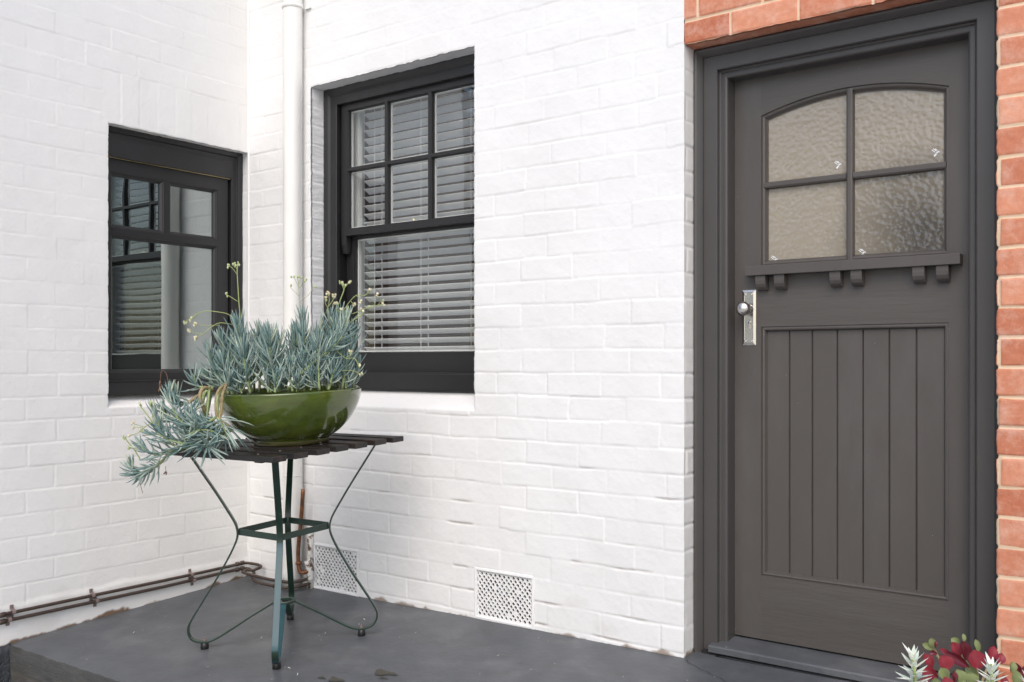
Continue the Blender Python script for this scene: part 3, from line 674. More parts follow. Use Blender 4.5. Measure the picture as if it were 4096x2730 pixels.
# lock plate, knob, cylinder
mb = MB(); sweep(mb, FR, rect(2.580, 2.632, 1.150, 1.351), [(0, Y0), (0, Y0 - .003), (.009, Y0 - .0065), (.0105, Y0 - .0055), (.026, Y0 - .0055)])
for (x, z) in ((2.594, 1.336), (2.618, 1.336), (2.594, 1.166), (2.618, 1.166)): mb.lathe([(.0045, 0), (.0045, .0015), (.002, .002), (0, .001)], (x, Y0 - .0055, z), 12, axis='Y')
mb.build('lock_plate', 'nickel', door)
mb = MB(); mb.lathe([(.018, 0), (.018, .004), (.013, .008), (.011, .022), (.016, .028), (.023, .030), (.0245, .034), (.022, .0365), (.0255, .040), (.027, .048), (.0255, .058), (.020, .066), (.011, .071), (0, .0725)], (2.606, Y0 - .0055, 1.281), 28, axis='Y')
mb.build('knob', 'nickel', door, smooth=True)
mb = MB(); mb.lathe([(.0085, 0), (.0085, .004), (.004, .0045), (0, .0045)], (2.606, Y0 - .0055, 1.233), 18, 'nickel', axis='Y'); mb.box(2.6005, 2.6115, Y0 - .0092, Y0 - .0053, 1.209, 1.229, 'nickel'); mb.box(2.6050, 2.6070, Y0 - .0108, Y0 - .0099, 1.2275, 1.2375, 'dark_void')
mb.build('lock_cylinder', 'nickel', door, bevel=.0006)

# ---- downpipe and brackets
mb = MB(); xp, yp, rp = .398, -.052, .046
mb.tube([(xp - .012 * (z < .1) , yp, z) for z in np.linspace(.0, 3.3, 40)], rp, 28)
dp = hpart(tag(mb.build('downpipe', 'pipe_white', smooth=True, normals=True), 'white painted round downpipe in the corner'))
mb = MB(); mb.lathe([(rp + .0005, -.014), (rp + .004, -.013), (rp + .007, -.006), (rp + .004, .001), (rp + .004, .010), (rp + .0005, .012)], (xp, yp, 2.80), 28)
mb.box(xp + rp - .005, xp + rp + .030, -.012, .004, 2.789, 2.797); mb.box(xp - rp - .028, xp - rp + .005, -.012, .004, 2.789, 2.797)
mb.build('bracket', 'pipe_white', dp, smooth=False)
mb = MB(); mb.lathe([(rp + .001, -.004), (rp + .003, 0), (rp + .001, .004)], (xp, yp, .545), 28); mb.build('joint_ring', 'pipe_white', dp, smooth=True)

# ---- brown service pipes along the left wall, turning the corner
for zz, y0_, tail in ((.0690, -1.45, 0), (.0405, -1.45, 1)):
    up = .012 if tail == 0 else 0
    pts = [(.020, y0_, zz - .004), (.020, -1.0, zz - .001), (.020, -.5, zz), (.021, -.11, zz + (.004 if not tail else .008)), (.024, -.055, zz + .006), (.04, -.03, zz + .004)]
    if tail == 0: pts += [(.11, -.028, zz + .004), (.138, -.034, zz - .002), (.135, -.075, zz - .010), (.095, -.085, zz - .014), (.085, -.100, zz - .020), (.12, -.112, zz - .022), (.30, -.122, zz - .024), (.44, -.112, zz - .022), (.475, -.075, zz - .018), (.478, -.02, zz - .016)]
    else: pts += [(.10, -.045, zz - .004), (.14, -.09, zz - .012), (.22, -.128, zz - .018), (.34, -.134, zz - .019), (.44, -.128, zz - .018), (.480, -.085, zz - .012), (.485, -.02, zz - .010)]
    mb = MB(); mb.tube(crom(pts, 7), .0072, 10)
    for q in ((.020, -.085, zz + .007), (.021, -.055, zz + .008)): mb.tube([(q[0], q[1] - .008, q[2]), (q[0], q[1] + .008, q[2])], .0105, 10)
    mb.tube([(.020, -1.255, zz - .004), (.020, -1.225, zz - .003)], .0105, 10)
    mb.tube([(.36, -.122 - .012 * tail, zz - .023 + .005 * tail), (.385, -.120 - .012 * tail, zz - .023 + .005 * tail)], .0105, 10)
    pp = hpart(tag(mb.build('service_pipe', 'pipe_brown', smooth=True), 'upper brown service pipe' if not tail else 'lower brown service pipe'))
    for yc in ((-1.193, -.851, -.352) if tail == 0 else (-1.209, -.833, -.339)):
        mb = MB(); s_ = 1 if tail == 0 else -1
        mb.strip([(.0065, yc, zz + .027), (.0075, yc, zz + .011), (.020, yc, zz + .0095), (.029, yc, zz + .004), (.030, yc, zz - .004), (.020, yc, zz - .0095), (.0075, yc, zz - .011), (.0065, yc, zz - .027)], (0, 1, 0), .015, .0015, 'clip_metal')
        for q in (.021, -.021): mb.tube([(.006, yc, zz + q), (.0095, yc, zz + q)], .0038, 8, 'clip_metal')
        mb.build('pipe_clip', 'clip_metal', pp)
# vertical copper stub and painted conduit behind it
mb = MB(); mb.tube(crom([(.484, -.016, .05), (.486, -.022, .10), (.478, -.03, .14)], 6), .018, 12, 'old_paint'); mb.tube([(.478, -.012, .0), (.478, -.012, .22), (.476, -.012, .32)], .016, 12, 'old_paint')
hpart(tag(mb.build('conduit', 'old_paint', smooth=True), 'peeling white painted conduit beside the left air vent'))
mb = MB(); mb.tube(crom([(.492, -.025, .095), (.462, -.055, .085), (.452, -.062, .12), (.452, -.064, .20), (.470, -.064, .33), (.486, -.064, .485)], 5), .0095, 12); mb.tube([(.452, -.062, .125), (.4525, -.062, .137)], .014, 12)
hpart(tag(mb.build('copper_stub', 'copper', smooth=True), 'short rusty copper pipe rising beside the downpipe'))

# ---- air vents
def vent(x0, x1, z0, z1, label):
    mb = MB(); dx, dz = .0225, .0128; yf = .0035
    bx0, bx1, bz0, bz1 = x0 + .013, x1 - .013, z0 + .008, z1 - .009
    nxx = int((bx1 - bx0) / dx); dx = (bx1 - bx0) / nxx; nzz = int((bz1 - bz0) / dz); dz = (bz1 - bz0) / nzz
    rnd = random.Random(int(x0 * 100))
    for j in range(nzz + 1):
        for i in range(nxx + 1):
            cx = bx0 + (i + .5 * (j % 2)) * dx; cz = bz0 + j * dz
            if cx > bx1 + .001: continue
            O = [(cx - dx / 2, cz), (cx, cz - dz), (cx + dx / 2, cz), (cx, cz + dz)]
            s = .66 + rnd.uniform(-.08, .06); jx, jz = rnd.uniform(-.001, .001), rnd.uniform(-.001, .001)
            if rnd.random() < .03: s = .12
            cl = lambda p: (min(max(p[0], bx0), bx1), min(max(p[1], bz0), bz1))
            O = [cl(p) for p in O]; I = [cl((cx + jx + (p[0] - cx) * s, cz + jz + (p[1] - cz) * s)) for p in O]
            V = [(p[0], yf + .0015, p[1]) for p in O] + [(p[0], yf, p[1]) for p in I] + [(cx + (p[0] - cx), yf + .006, cz + (p[1] - cz)) for p in I]
            mb.add(V, [(k, (k + 1) % 4, 4 + (k + 1) % 4, 4 + k) for k in range(4)] + [(4 + k, 4 + (k + 1) % 4, 8 + (k + 1) % 4, 8 + k) for k in range(4)], 'white_brick')
    sweep(mb, FR, rect(x0 - .003, x1 + .003, z0 - .004, z1 + .003), [(0, .004), (.002, -.003), (.010, -.0045), (.0135, -.002), (.015, .0045), (.017, .006)], 'white_brick')
    mb.box(x0 + .004, x1 - .004, .0255, .0275, z0 - .02, z1, 'dark_void')
    v = mb.build('air_vent', 'white_brick', normals=False); hpart(tag(v, label))
vent(.487, .792, .0055, .222, 'white painted lattice air vent next to the downpipe'); vent(1.478, 1.781, .022, .232, 'white painted lattice air vent nearer the door')

# ------------------------------------------------------------------ venetian blind (hangs behind the tall window)
bl = empty('venetian_blind', (.99, .235, 2.33)); tag(bl, 'white venetian blind with open slats hanging inside the tall sash window', 'blind')
mb = MB(); z = 1.150 - 2.33; k = 0
while z < 0:
    tl = R(27) + random.uniform(-.02, .02); n = 6; V = []; sag = random.uniform(-.001, .001)
    for x in (-.385, .395):
        for t in (0, 1):
            for i in range(n + 1):
                q = i / n - .5; d = q * .045; b = .0022 * (1 - 4 * q * q) + t * .0022
                V.append((x, d * math.cos(tl) + b * math.sin(tl), z - d * math.sin(tl) + b * math.cos(tl) + sag + (.0015 if x > 0 else 0)))
    m_ = n + 1; fs = []
    for i in range(n): fs += [(i, i + 1, 2 * m_ + i + 1, 2 * m_ + i), (m_ + i, 3 * m_ + i, 3 * m_ + i + 1, m_ + i + 1)]
    fs += [(0, 2 * m_, 3 * m_, m_), (n, m_ + n, 3 * m_ + n, 2 * m_ + n)]
    mb.add(V, fs); z += .0408; k += 1
mb.build('slats', 'slat', bl, smooth=False)
mb = MB(); mb.box(-.385, .395, -.022, .022, -1.212, -1.196); mb.build('bottom_rail', 'slat', bl, bevel=.003)
mb = MB(); mb.box(-.39, .40, -.026, .026, .005, .045); mb.build('head_rail', 'slat', bl)
for x in (-.300, .0, .300):
    mb = MB()
    for dy in (-.027, .027): mb.tube([(x, dy, .01), (x, dy, -1.2)], .0011, 5)
    mb.tube([(x + .02, .0, .01), (x + .02, .0, -1.2)], .0009, 5)
    zz = 1.150 - 2.33
    while zz < 0: mb.tube([(x, -.027, zz + .0105), (x, .027, zz - .0125)], .0007, 4); zz += .0408
    mb.build('ladder_cord', 'cord', bl)

# chair in the room
ch = empty('metal_chair', (1.10, 1.42, .2)); tag(ch, 'tubular chrome chair seen through the blind of the tall window', 'chair')
mb = MB(); mb.tube(crom([(-.21, .02, .44), (-.20, .0, .80), (-.19, -.03, 1.02), (-.13, -.04, 1.09), (0, -.045, 1.10), (.13, -.04, 1.09), (.19, -.03, 1.02), (.20, .0, .80), (.21, .02, .44)], 6), .012, 10); mb.build('back_frame', 'chrome', ch, smooth=True)
mb = MB(); mb.box(-.17, .17, -.02, .0, .70, .90); mb.build('backrest', 'seat_dark', ch, bevel=.01)
mb = MB(); mb.box(-.22, .22, .0, .44, .42, .46); mb.build('seat', 'seat_dark', ch, bevel=.015)
for sx in (-1, 1):
    for yy in (.03, .41):
        mb = MB(); mb.tube([(sx * .2, yy, .43), (sx * .22, yy + (.04 if yy > .2 else -.04), .0)], .011, 8); mb.build('leg', 'chrome', ch, smooth=True)

# ------------------------------------------------------------------ garden table
TC = Vector((1.005, -.615, 0)); TC.z = floor_z(TC.x, TC.y)
tb = empty('garden_table', TC); tag(tb, 'square slatted table with black timber top and curved dark green metal legs on the slab', 'table')
nrm = Vector((-.0125, -.05, 1)).normalized(); HT = .790; ox, oy = .005, 0
mb = MB(); rnd = random.Random(4)
ysl = [-.33 + i * (.66 - .064) / 6 for i in range(7)]
for i, y in enumerate(ysl):
    a = rnd.uniform(-.006, .006)
    mb.box(ox - .33 + a, ox + .33 + a * .6, y, y + .064, HT - .0205 + rnd.uniform(-.0012, .0), HT + rnd.uniform(-.0015, .001))
mb.build('tabletop', 'black_wood', tb, bevel=.0035, seg=3)
for x in (-.22, .215):
    mb = MB(); mb.box(x - .02, x + .02, -.300, .31, HT - .031, HT - .021); mb.build('batten', 'black_wood', tb, bevel=.002)
for y in ysl:
    for x in (-.22, .215): mb = MB(); mb.lathe([(0, .0022), (.003, .0018), (.0042, 0)], (x, y + .032, HT), 8); mb.build('screw_head', 'clip_metal', tb)
prof = [(.362, .768), (.312, .690), (.262, .612), (.222, .546), (.190, .490), (.180, .462), (.178, .435), (.186, .405), (.212, .350), (.262, .262), (.318, .172), (.350, .120), (.364, .088), (.361, .058), (.342, .036), (.303, .0275), (.270, .033), (.225, .055), (.135, .108), (.042, .160)]
qs = {'L': (-1, -1), 'F': (1, -1), 'R': (1, 1), 'B': (-1, 1)}
for nm, (sx, sy) in qs.items():
    q = Vector((sx, sy, 0)).normalized(); wd = Vector((-q.y, q.x, 0))
    pts = crom([q * r_ + Vector((0, 0, z_)) for r_, z_ in prof], 5); mb = MB()
    ms = (lambda i: 'teal_sky_sheen' if (31 <= i <= 60 or i > 66) else 'green_paint') if nm == 'F' else None
    mb.strip(pts, wd, .0245, .0068, 'green_paint', ms)
    lg = mb.build('leg', 'green_paint', tb, bevel=.001)
    if nm == 'F': lg['label'] = 'front leg with sky reflection painted as teal blue below the waist band'
    c = q * .303
    mb = MB(); mb.lathe([(.0, -.002), (.0145, -.002), (.0158, .001), (.0152, .024), (.013, .0255), (0, .0255)], c, 18); mb.build('foot', 'rubber', lg, smooth=True)
    mb = MB(); mb.lathe([(.0035, .029), (.0035, .044), (0, .045)], c, 8); mb.lathe([(.0068, .030), (.0068, .036), (.0035, .0365)], c, 6); mb.build('bolt', 'clip_metal', lg)
r_ = .178 / math.sqrt(2)
mb = MB()
for i in range(4):
    c4 = [(-r_, -r_), (r_, -r_), (r_, r_), (-r_, r_)]; p, q = c4[i], c4[(i + 1) % 4]
    mb.strip([(p[0] + (q[0] - p[0]) * .03, p[1] + (q[1] - p[1]) * .03, .449), (q[0] - (q[0] - p[0]) * .03, q[1] - (q[1] - p[1]) * .03, .449)], (0, 0, 1), .025, .004, 'green_paint')
mb.build('waist_band', 'green_paint', tb, bevel=.001)
mb = MB(); mb.lathe([(.030, .158), (.047, .158), (.047, .166), (.030, .166), (.030, .158)], (0, 0, 0), 28); mb.build('ring', 'green_paint', tb)

for o in tb.children_recursive:                      # the slab falls towards the garden: every part follows its slope, legs stay plumb
    if o.data.get('done'): continue
    for v in o.data.vertices: v.co.z += .0125 * v.co.x + .05 * v.co.y
    o.data['done'] = 1
# ------------------------------------------------------------------ bowl
BC = Vector((1.042, -.606, 0)); BC.z = floor_z(BC.x, BC.y) + HT + .0008
bw = empty('glazed_bowl', BC); tag(bw, 'large round bowl with glossy green glaze standing on the slatted table', 'bowl')
bw.rotation_mode = 'QUATERNION'; bw.rotation_quaternion = Vector((0, 0, 1)).rotation_difference(nrm)
mb = MB(); pr = [(0, 0), (.140, 0), (.144, .004), (.146, .016), (.149, .021), (.160, .026), (.186, .042), (.212, .065), (.235, .092), (.254, .123), (.268, .152), (.276, .178), (.279, .196), (.280, .203), (.277, .208), (.271, .208), (.267, .202), (.262, .185), (.25, .15), (.20, .09)]
spr = [Vector((a, 0, b)) for a, b in pr[4:]]; spr = crom(spr, 4); prs = pr[:4] + [(p.x, p.z) for p in spr]
mb.lathe(prs, n=96); mb.build('body', 'glaze', bw, smooth=True)
mb = MB(); mb.lathe([(.1405, .0008), (.1448, .003), (.1470, .0145), (.1468, .0150)], n=80); mb.build('foot_ring', 'glaze_foot', bw, smooth=True)
mb = MB(); V = [(0, 0, .178)]; n = 40
for k in range(1, 6):
    for j in range(n):
        a = 2 * PI * j / n; rr = .2585 * k / 5; V.append((rr * math.cos(a), rr * math.sin(a), .178 + random.uniform(-.006, .006) * (k < 5)))
fs = [(0, 1 + j, 1 + (j + 1) % n) for j in range(n)] + [(1 + (k - 1) * n + j, 1 + k * n + j, 1 + k * n + (j + 1) % n, 1 + (k - 1) * n + (j + 1) % n) for k in range(1, 5) for j in range(n)]
mb.add(V, fs); mb.build('soil', 'soil', bw, smooth=True)

# ------------------------------------------------------------------ chalkstick succulent
CR = Vector((math.cos(R(36.53)), math.sin(R(36.53)), 0)); CF = Vector((-math.sin(R(36.53)), math.cos(R(36.53)), 0))
pl = empty('chalkstick_plant', BC + Vector((0, 0, .18))); tag(pl, 'blue green finger leaved succulent overflowing the green bowl and trailing across the table', 'plant')
def S(a, b, q=0.):
    """plan coordinates: a across, b down (drawing units of 0.6 mm), q metres away from the street"""
    return CR * ((a - 1098) * .000594) + CF * q + Vector((0, 0, (1275 - b) * .000597 - .18)) + Vector((0, 0, .013)) * ((a - 1098) / 467)
rnd = random.Random(11)
def rv(): return Vector((rnd.gauss(0, 1), rnd.gauss(0, 1), rnd.gauss(0, 1))).normalized()
def leaf(mb, p, d, bend, L, r, flat=.62):
    d = d.normalized(); n = 5; prof_ = ((0, .45), (.12, .75), (.35, 1.), (.6, .98), (.82, .66), (.95, .30), (1., .04)); pts = []
    side = d.cross(bend)
    if side.length < 1e-3: side = d.cross(Vector((1, 0, .3)))
    side.normalize()
    vs = []
    for t, w_ in prof_:
        c = p + d * (L * t * (1 - .18 * t * t)) + bend * (L * t * t * .50)
        tt = (d * (1 - .5 * t * t) + bend * (.84 * t)).normalized(); up = side.cross(tt)
        for j in range(n):
            a = 2 * PI * j / n + .3; vs.append(c + (side * math.cos(a) + up * math.sin(a) * flat) * r * w_)
    k = len(prof_)
    fs = [(i * n + j, i * n + (j + 1) % n, (i + 1) * n + (j + 1) % n, (i + 1) * n + j) for i in range(k - 1) for j in range(n)] + [tuple((k - 1) * n + j for j in range(n))]
    mb.add(vs, fs)
def shoot(pts, t0=.25, nl=34, L=.060, r=.0041, srad=.0048, label=None, upb=.5, woody=False, open_=1.):
    c = crom(pts, 6); k = len(c); L = L * 1.22; nl = int(nl * .76); r = r * rnd.uniform(.9, 1.1)
    smb = MB(); smb.tube(c, [srad * (1.15 - .75 * i / (k - 1)) for i in range(k)], 7)
    so = smb.build('shoot', 'woody' if woody else 'stem_green', pl, smooth=True)
    lm = MB(); ga = rnd.uniform(0, 6)
    for i in range(nl):
        t = t0 + (1 - t0) * ((i + .5) / nl) ** .85; f = t * (k - 1); a = min(int(f), k - 2); p = c[a].lerp(c[a + 1], f - a); tg = (c[a + 1] - c[a]).normalized()
        if a < k - 4: tg = (c[min(a + 3, k - 1)] - c[max(a - 2, 0)]).normalized()
        e = tg.orthogonal().normalized(); e2 = tg.cross(e); ga += 2.39996 + rnd.uniform(-.35, .35); rad = e * math.cos(ga) + e2 * math.sin(ga)
        u = (t - t0) / (1 - t0); al = R(68 - 50 * u ** 1.1 + rnd.uniform(-15, 15)) * open_
        d = tg * math.cos(al) + rad * math.sin(al); d = (d + rv() * .16).normalized()
        bend = (tg * (.75) + Vector((0, 0, 1)) * upb + rv() * .30)
        ll = L * (.80 + .35 * math.sin(PI * min(1, u * 1.1 + .15))) * (1 - .45 * max(0, u - .8) / .2) * rnd.uniform(.8, 1.12)
        leaf(lm, p + rad * srad * .4, d, bend * .75, ll, r * rnd.uniform(.85, 1.15) * (1 - .3 * max(0, u - .75) / .25))
    f = lm.build('foliage', 'chalk_leaf', so, smooth=True, normals=False)
    if label: so['label'] = label
    return so
def up(a0, a1, b1, q, a05=None, b05=None, **k):
    """upright shoot from soil at a0 to tip a1,b1"""
    b0 = 935
    am = a05 if a05 is not None else a0 * .45 + a1 * .55 + rnd.uniform(-14, 14); bm = b05 if b05 is not None else (b0 + b1) / 2
    q1 = k.pop('q1', q + rnd.uniform(-.02, .02))
    shoot([S(a0, b0, q), S(am, bm, (q + q1) / 2), S(a1, b1, q1)], **k)
# the shoots one can tell apart
up(1010, 800, 480, -.13, 850, 720, nl=40, L=.072, t0=.30)
up(1085, 1018, 560, -.19, 1035, 740, nl=46, L=.066, t0=.22)
up(1195, 1178, 450, -.05, 1205, 680, nl=42, L=.062, t0=.22)
shoot([S(1130, 925, -.16), S(1250, 800, -.17), S(1390, 690, -.17), S(1475, 600, -.16), S(1510, 470, -.14)], nl=54, L=.062, t0=.30, srad=.0062)
up(1395, 1430, 800, -.17, nl=22, L=.05)
up(1180, 1290, 520, .02, nl=40); up(1330, 1360, 450, .0, nl=46, L=.062); up(1400, 1440, 440, -.05, nl=46); up(1440, 1500, 540, .05, nl=34)
up(880, 870, 520, .0, nl=36); up(760, 650, 560, -.05, nl=44, L=.058); up(730, 590, 640, -.10, nl=40, L=.055); up(820, 730, 500, .03, nl=44)
up(700, 545, 790, -.06, nl=30, L=.05); up(745, 700, 700, -.14, nl=34, L=.052); up(930, 960, 560, .05, nl=40); up(1020, 1090, 600, .08, nl=36)
up(1260, 1235, 590, .08, nl=38); up(1120, 1120, 560, .0, nl=40)
for i in range(30):
    a = rnd.uniform(720, 1490); q = rnd.uniform(-.19, .17) * math.sqrt(max(0.05, 1 - ((a - 1098) / 430) ** 2))
    top = 640 + 120 * math.sin(a * .013) + rnd.uniform(-40, 130)
    if q < -.1: top = max(top, rnd.uniform(700, 830))
    up(a, a + (a - 1098) * rnd.uniform(.02, .18) + rnd.uniform(-30, 30), top, q, nl=32, L=.052, t0=.12)
for a0, a1, b1, q in ((990, 930, 545, -.03), (1060, 1050, 590, -.10), (1140, 1110, 530, .03), (1010, 985, 640, -.16), (1230, 1215, 560, -.12), (1340, 1330, 620, -.18), (900, 860, 640, -.17)): up(a0, a1, b1, q, nl=42, L=.062, t0=.15)
for i in range(14):          # short young shoots filling the bowl just above the rim
    a = rnd.uniform(700, 1500); q = -rnd.uniform(.10, .22) * math.sqrt(max(0.05, 1 - ((a - 1098) / 440) ** 2))
    up(a, a + rnd.uniform(-60, 60), rnd.uniform(800, 860), q, nl=22, L=.045, t0=.05)
# trailing shoots over the left of the bowl and across the table
T = 'shoot trailing over the bowl rim onto the table'
def trail(pts, **k): k.setdefault('label', T); shoot([S(*p) for p in pts], **k)
trail([(760, 872, -.20), (748, 930, -.275), (750, 1010, -.285), (745, 1060, -.28), (660, 1105, -.27), (560, 1115, -.25), (480, 1060, -.24), (430, 950, -.23), (425, 880, -.22)], t0=.42, nl=62, L=.060, srad=.0062, upb=.25)
trail([(765, 870, -.20), (775, 930, -.27), (775, 1010, -.28), (765, 1065, -.285), (790, 1100, -.29), (850, 1150, -.28)], t0=.62, nl=9, L=.085, srad=.006, woody=True, upb=-.4)
trail([(620, 880, -.13), (600, 960, -.17), (620, 1120, -.19), (590, 1235, -.20), (480, 1240, -.23), (405, 1190, -.24), (365, 1100, -.24), (320, 990, -.23)], t0=.42, nl=60, L=.060, srad=.006, upb=.3)
trail([(640, 900, -.15), (600, 1080, -.18), (560, 1215, -.18), (450, 1262, -.20), (340, 1290, -.20), (250, 1270, -.18), (190, 1215, -.17)], t0=.5, nl=44, L=.052, upb=.35)
trail([(620, 900, -.10), (560, 1150, -.10), (450, 1265, -.10), (340, 1285, -.09), (290, 1350, -.08), (215, 1400, -.08), (120, 1420, -.09), (85, 1350, -.09)], t0=.62, nl=54, L=.050, upb=.25, label='shoot hanging below the left corner of the table')
trail([(600, 1255, -.14), (420, 1270, -.14), (300, 1350, -.13), (230, 1395, -.12), (150, 1440, -.12)], t0=.45, nl=24, L=.05, upb=-.1, label='shoot hanging below the left corner of the table')
trail([(640, 900, -.17), (660, 1100, -.24), (690, 1215, -.30), (718, 1238, -.34)], t0=.72, nl=34, L=.070, upb=.1, open_=1.35)
trail([(600, 900, -.11), (500, 1010, -.14), (400, 1080, -.16), (345, 1000, -.17)], t0=.4, nl=36, L=.050)
trail([(640, 895, -.14), (540, 960, -.18), (470, 980, -.2), (440, 900, -.2)], t0=.35, nl=40, L=.052)
trail([(620, 1180, -.2), (540, 1190, -.26), (640, 1140, -.3), (740, 1150, -.31), (800, 1200, -.3)], t0=.1, nl=42, L=.058, upb=.1)
trail([(640, 1240, -.22), (560, 1225, -.26), (470, 1200, -.27), (380, 1160, -.26), (300, 1150, -.24)], t0=.1, nl=40, L=.055, upb=.35)
trail([(660, 1200, -.24), (600, 1130, -.27), (560, 1060, -.27), (600, 1000, -.25)], t0=.1, nl=38, L=.055, upb=.2)
trail([(640, 890, -.12), (560, 880, -.12), (520, 860, -.12), (515, 790, -.11)], t0=.25, nl=24, L=.048)
for k in range(8):
    a = rnd.uniform(560, 760); q = -rnd.uniform(.20, .31); b = rnd.uniform(1090, 1230); a2 = a - rnd.uniform(60, 170)
    trail([(a + 60, b - 10, q + .02), (a, b + 15, q), ((a + a2) / 2, b + 10, q - .01), (a2, b - rnd.uniform(0, 90), q)], t0=.08, nl=34, L=.056, upb=rnd.uniform(-.1, .4), open_=1.15)
trail([(745, 1060, -.28), (790, 1120, -.30), (830, 1200, -.30)], t0=.1, nl=16, L=.07, upb=-.2, open_=1.2)
# thick old stems hooked over the rim
mb = MB(); mb.tube(crom([S(650, 905, -.15), S(615, 885, -.19), S(605, 940, -.215), S(625, 1020, -.205), S(650, 1060, -.20)], 6), [.0070] * 25, 9); mb.tube(crom([S(640, 900, -.13), S(560, 940, -.17), S(520, 975, -.19)], 6), .0075, 8)
o = mb.build('old_stem', 'woody', pl, smooth=True); o['label'] = 'thick yellow brown leafless stem bent over the rim'
mb = MB()
for a, q in ((742, -.275), (772, -.268)): mb.tube(crom([S(765, 868, -.20), S(a + 8, 900, q + .01), S(a, 960, q - .01), S(a + 3, 1040, q - .012), S(755, 1075, -.28)], 6), .0052, 9)
o = mb.build('old_stem', 'woody', pl, smooth=True); o['label'] = 'pair of pale woody stems hanging over the front of the rim'

def ico(mb, c, r, m=None, squash=1.):
    t = (1 + 5 ** .5) / 2; vs = [(-1, t, 0), (1, t, 0), (-1, -t, 0), (1, -t, 0), (0, -1, t), (0, 1, t), (0, -1, -t), (0, 1, -t), (t, 0, -1), (t, 0, 1), (-t, 0, -1), (-t, 0, 1)]
    fs = [(0, 11, 5), (0, 5, 1), (0, 1, 7), (0, 7, 10), (0, 10, 11), (1, 5, 9), (5, 11, 4), (11, 10, 2), (10, 7, 6), (7, 1, 8), (3, 9, 4), (3, 4, 2), (3, 2, 6), (3, 6, 8), (3, 8, 9), (4, 9, 5), (2, 4, 11), (6, 2, 10), (8, 6, 7), (9, 8, 1)]
    k = r / 1.9; mb.add([(c.x + v[0] * k, c.y + v[1] * k, c.z + v[2] * k * squash) for v in vs], fs, m)
def stalk(main, branches, bud='flower', r=.0016, nb=3):
    mb = MB(); mb.tube(crom([S(*p) for p in main], 5), r, 6)
    for b in branches: mb.tube(crom([S(*p) for p in b], 4), r * .7, 5)
    so = mb.build('flower_stalk', 'stalk_green', pl, smooth=True)
    ends = [b[-1] for b in branches] + [main[-1]]
    for e in ends:
        hm = MB()
        for i in range(nb):
            c = S(*e) + rv() * .006
            hm.tube([c - Vector((0, 0, .006)), c], [.0012, .0028], 6, 'bud_green')
            if bud == 'flower' and rnd.random() < .75:
                for k in range(9):
                    d = (Vector((0, 0, 1)) + rv() * .8).normalized(); hm.tube([c, c + d * .0075], [.0016, .0004], 4, 'flower')
                ico(hm, c + Vector((0, 0, .001)), .0048, 'flower')
            else: ico(hm, c, .0040, 'bud_green', 1.3)
        hm.build('flower_head', 'flower', so, normals=False)
stalk([(818, 480, -.12), (806, 380, -.12), (798, 260, -.12), (792, 150, -.12), (798, 105, -.12)], [[(794, 175, -.12), (765, 130, -.13), (740, 118, -.13)], [(796, 345, -.12), (760, 320, -.12), (725, 298, -.12)], [(793, 140, -.12), (775, 115, -.11), (770, 105, -.11)]], 'bud', .002, 4)
stalk([(775, 460, -.12), (740, 425, -.13), (680, 408, -.14), (610, 400, -.15), (550, 420, -.16), (520, 450, -.16)], [[(560, 425, -.15), (500, 450, -.16), (482, 465, -.16)]], nb=4)
stalk([(760, 490, -.12), (690, 478, -.14), (640, 505, -.15), (590, 545, -.16), (545, 570, -.16)], [[(690, 492, -.14), (600, 490, -.15), (540, 482, -.16)], [(590, 545, -.16), (530, 530, -.16), (510, 520, -.16)]], nb=4)
stalk([(1172, 420, -.05), (1166, 330, -.05), (1160, 240, -.05), (1150, 190, -.05)], [[(1160, 260, -.05), (1140, 215, -.05), (1122, 192, -.05)], [(1164, 320, -.05), (1120, 275, -.05), (1103, 250, -.05)], [(1168, 360, -.05), (1225, 315, -.05), (1262, 262, -.05)], [(1162, 270, -.05), (1195, 235, -.05), (1210, 222, -.05)], [(1163, 240, -.05), (1175, 200, -.05)]], 'bud', .0012, 2)
stalk([(1330, 440, -.02), (1345, 400, -.03), (1375, 360, -.03), (1388, 325, -.03)], [[(1345, 400, -.03), (1328, 370, -.03), (1330, 345, -.03)], [(1350, 390, -.03), (1355, 340, -.03), (1345, 310, -.03)], [(1375, 380, -.03), (1400, 375, -.03)]], nb=4)
stalk([(1410, 430, -.06), (1435, 370, -.07), (1462, 300, -.07), (1465, 265, -.07)], [[(1462, 290, -.07), (1450, 260, -.07), (1443, 245, -.07)], [(1462, 290, -.07), (1485, 260, -.07), (1498, 245, -.07)]], 'flower', .0022, 3)
stalk([(1470, 430, -.10), (1515, 375, -.11), (1560, 340, -.12), (1610, 345, -.12), (1640, 318, -.12)], [[(1560, 345, -.12), (1580, 365, -.12), (1592, 388, -.12)], [(1520, 375, -.11), (1540, 400, -.12)]], nb=3)
stalk([(1430, 430, -.13), (1520, 460, -.13), (1620, 430, -.14), (1690, 415, -.14), (1735, 408, -.14)], [[(1640, 425, -.14), (1645, 420, -.14)], [(1680, 415, -.14), (1686, 380, -.14), (1690, 345, -.14)], [(1700, 412, -.14), (1726, 382, -.14)], [(1530, 458, -.13), (1470, 430, -.13)]], nb=3)
stalk([(1510, 520, -.14), (1560, 490, -.14), (1600, 470, -.14), (1612, 450, -.14)], [[(1560, 490, -.14), (1590, 440, -.14)]], 'flower', .002, 2)
stalk([(1440, 690, -.15), (1500, 740, -.16), (1560, 745, -.17), (1585, 790, -.17)], [[(1500, 740, -.16), (1530, 715, -.16), (1530, 705, -.16)], [(1450, 820, -.17), (1540, 820, -.17), (1600, 845, -.17)]], nb=4)
stalk([(150, 1330, -.09), (115, 1270, -.09), (75, 1220, -.09), (48, 1182, -.09)], [[(100, 1255, -.09), (85, 1245, -.1)]], 'bud', .0024, 5)
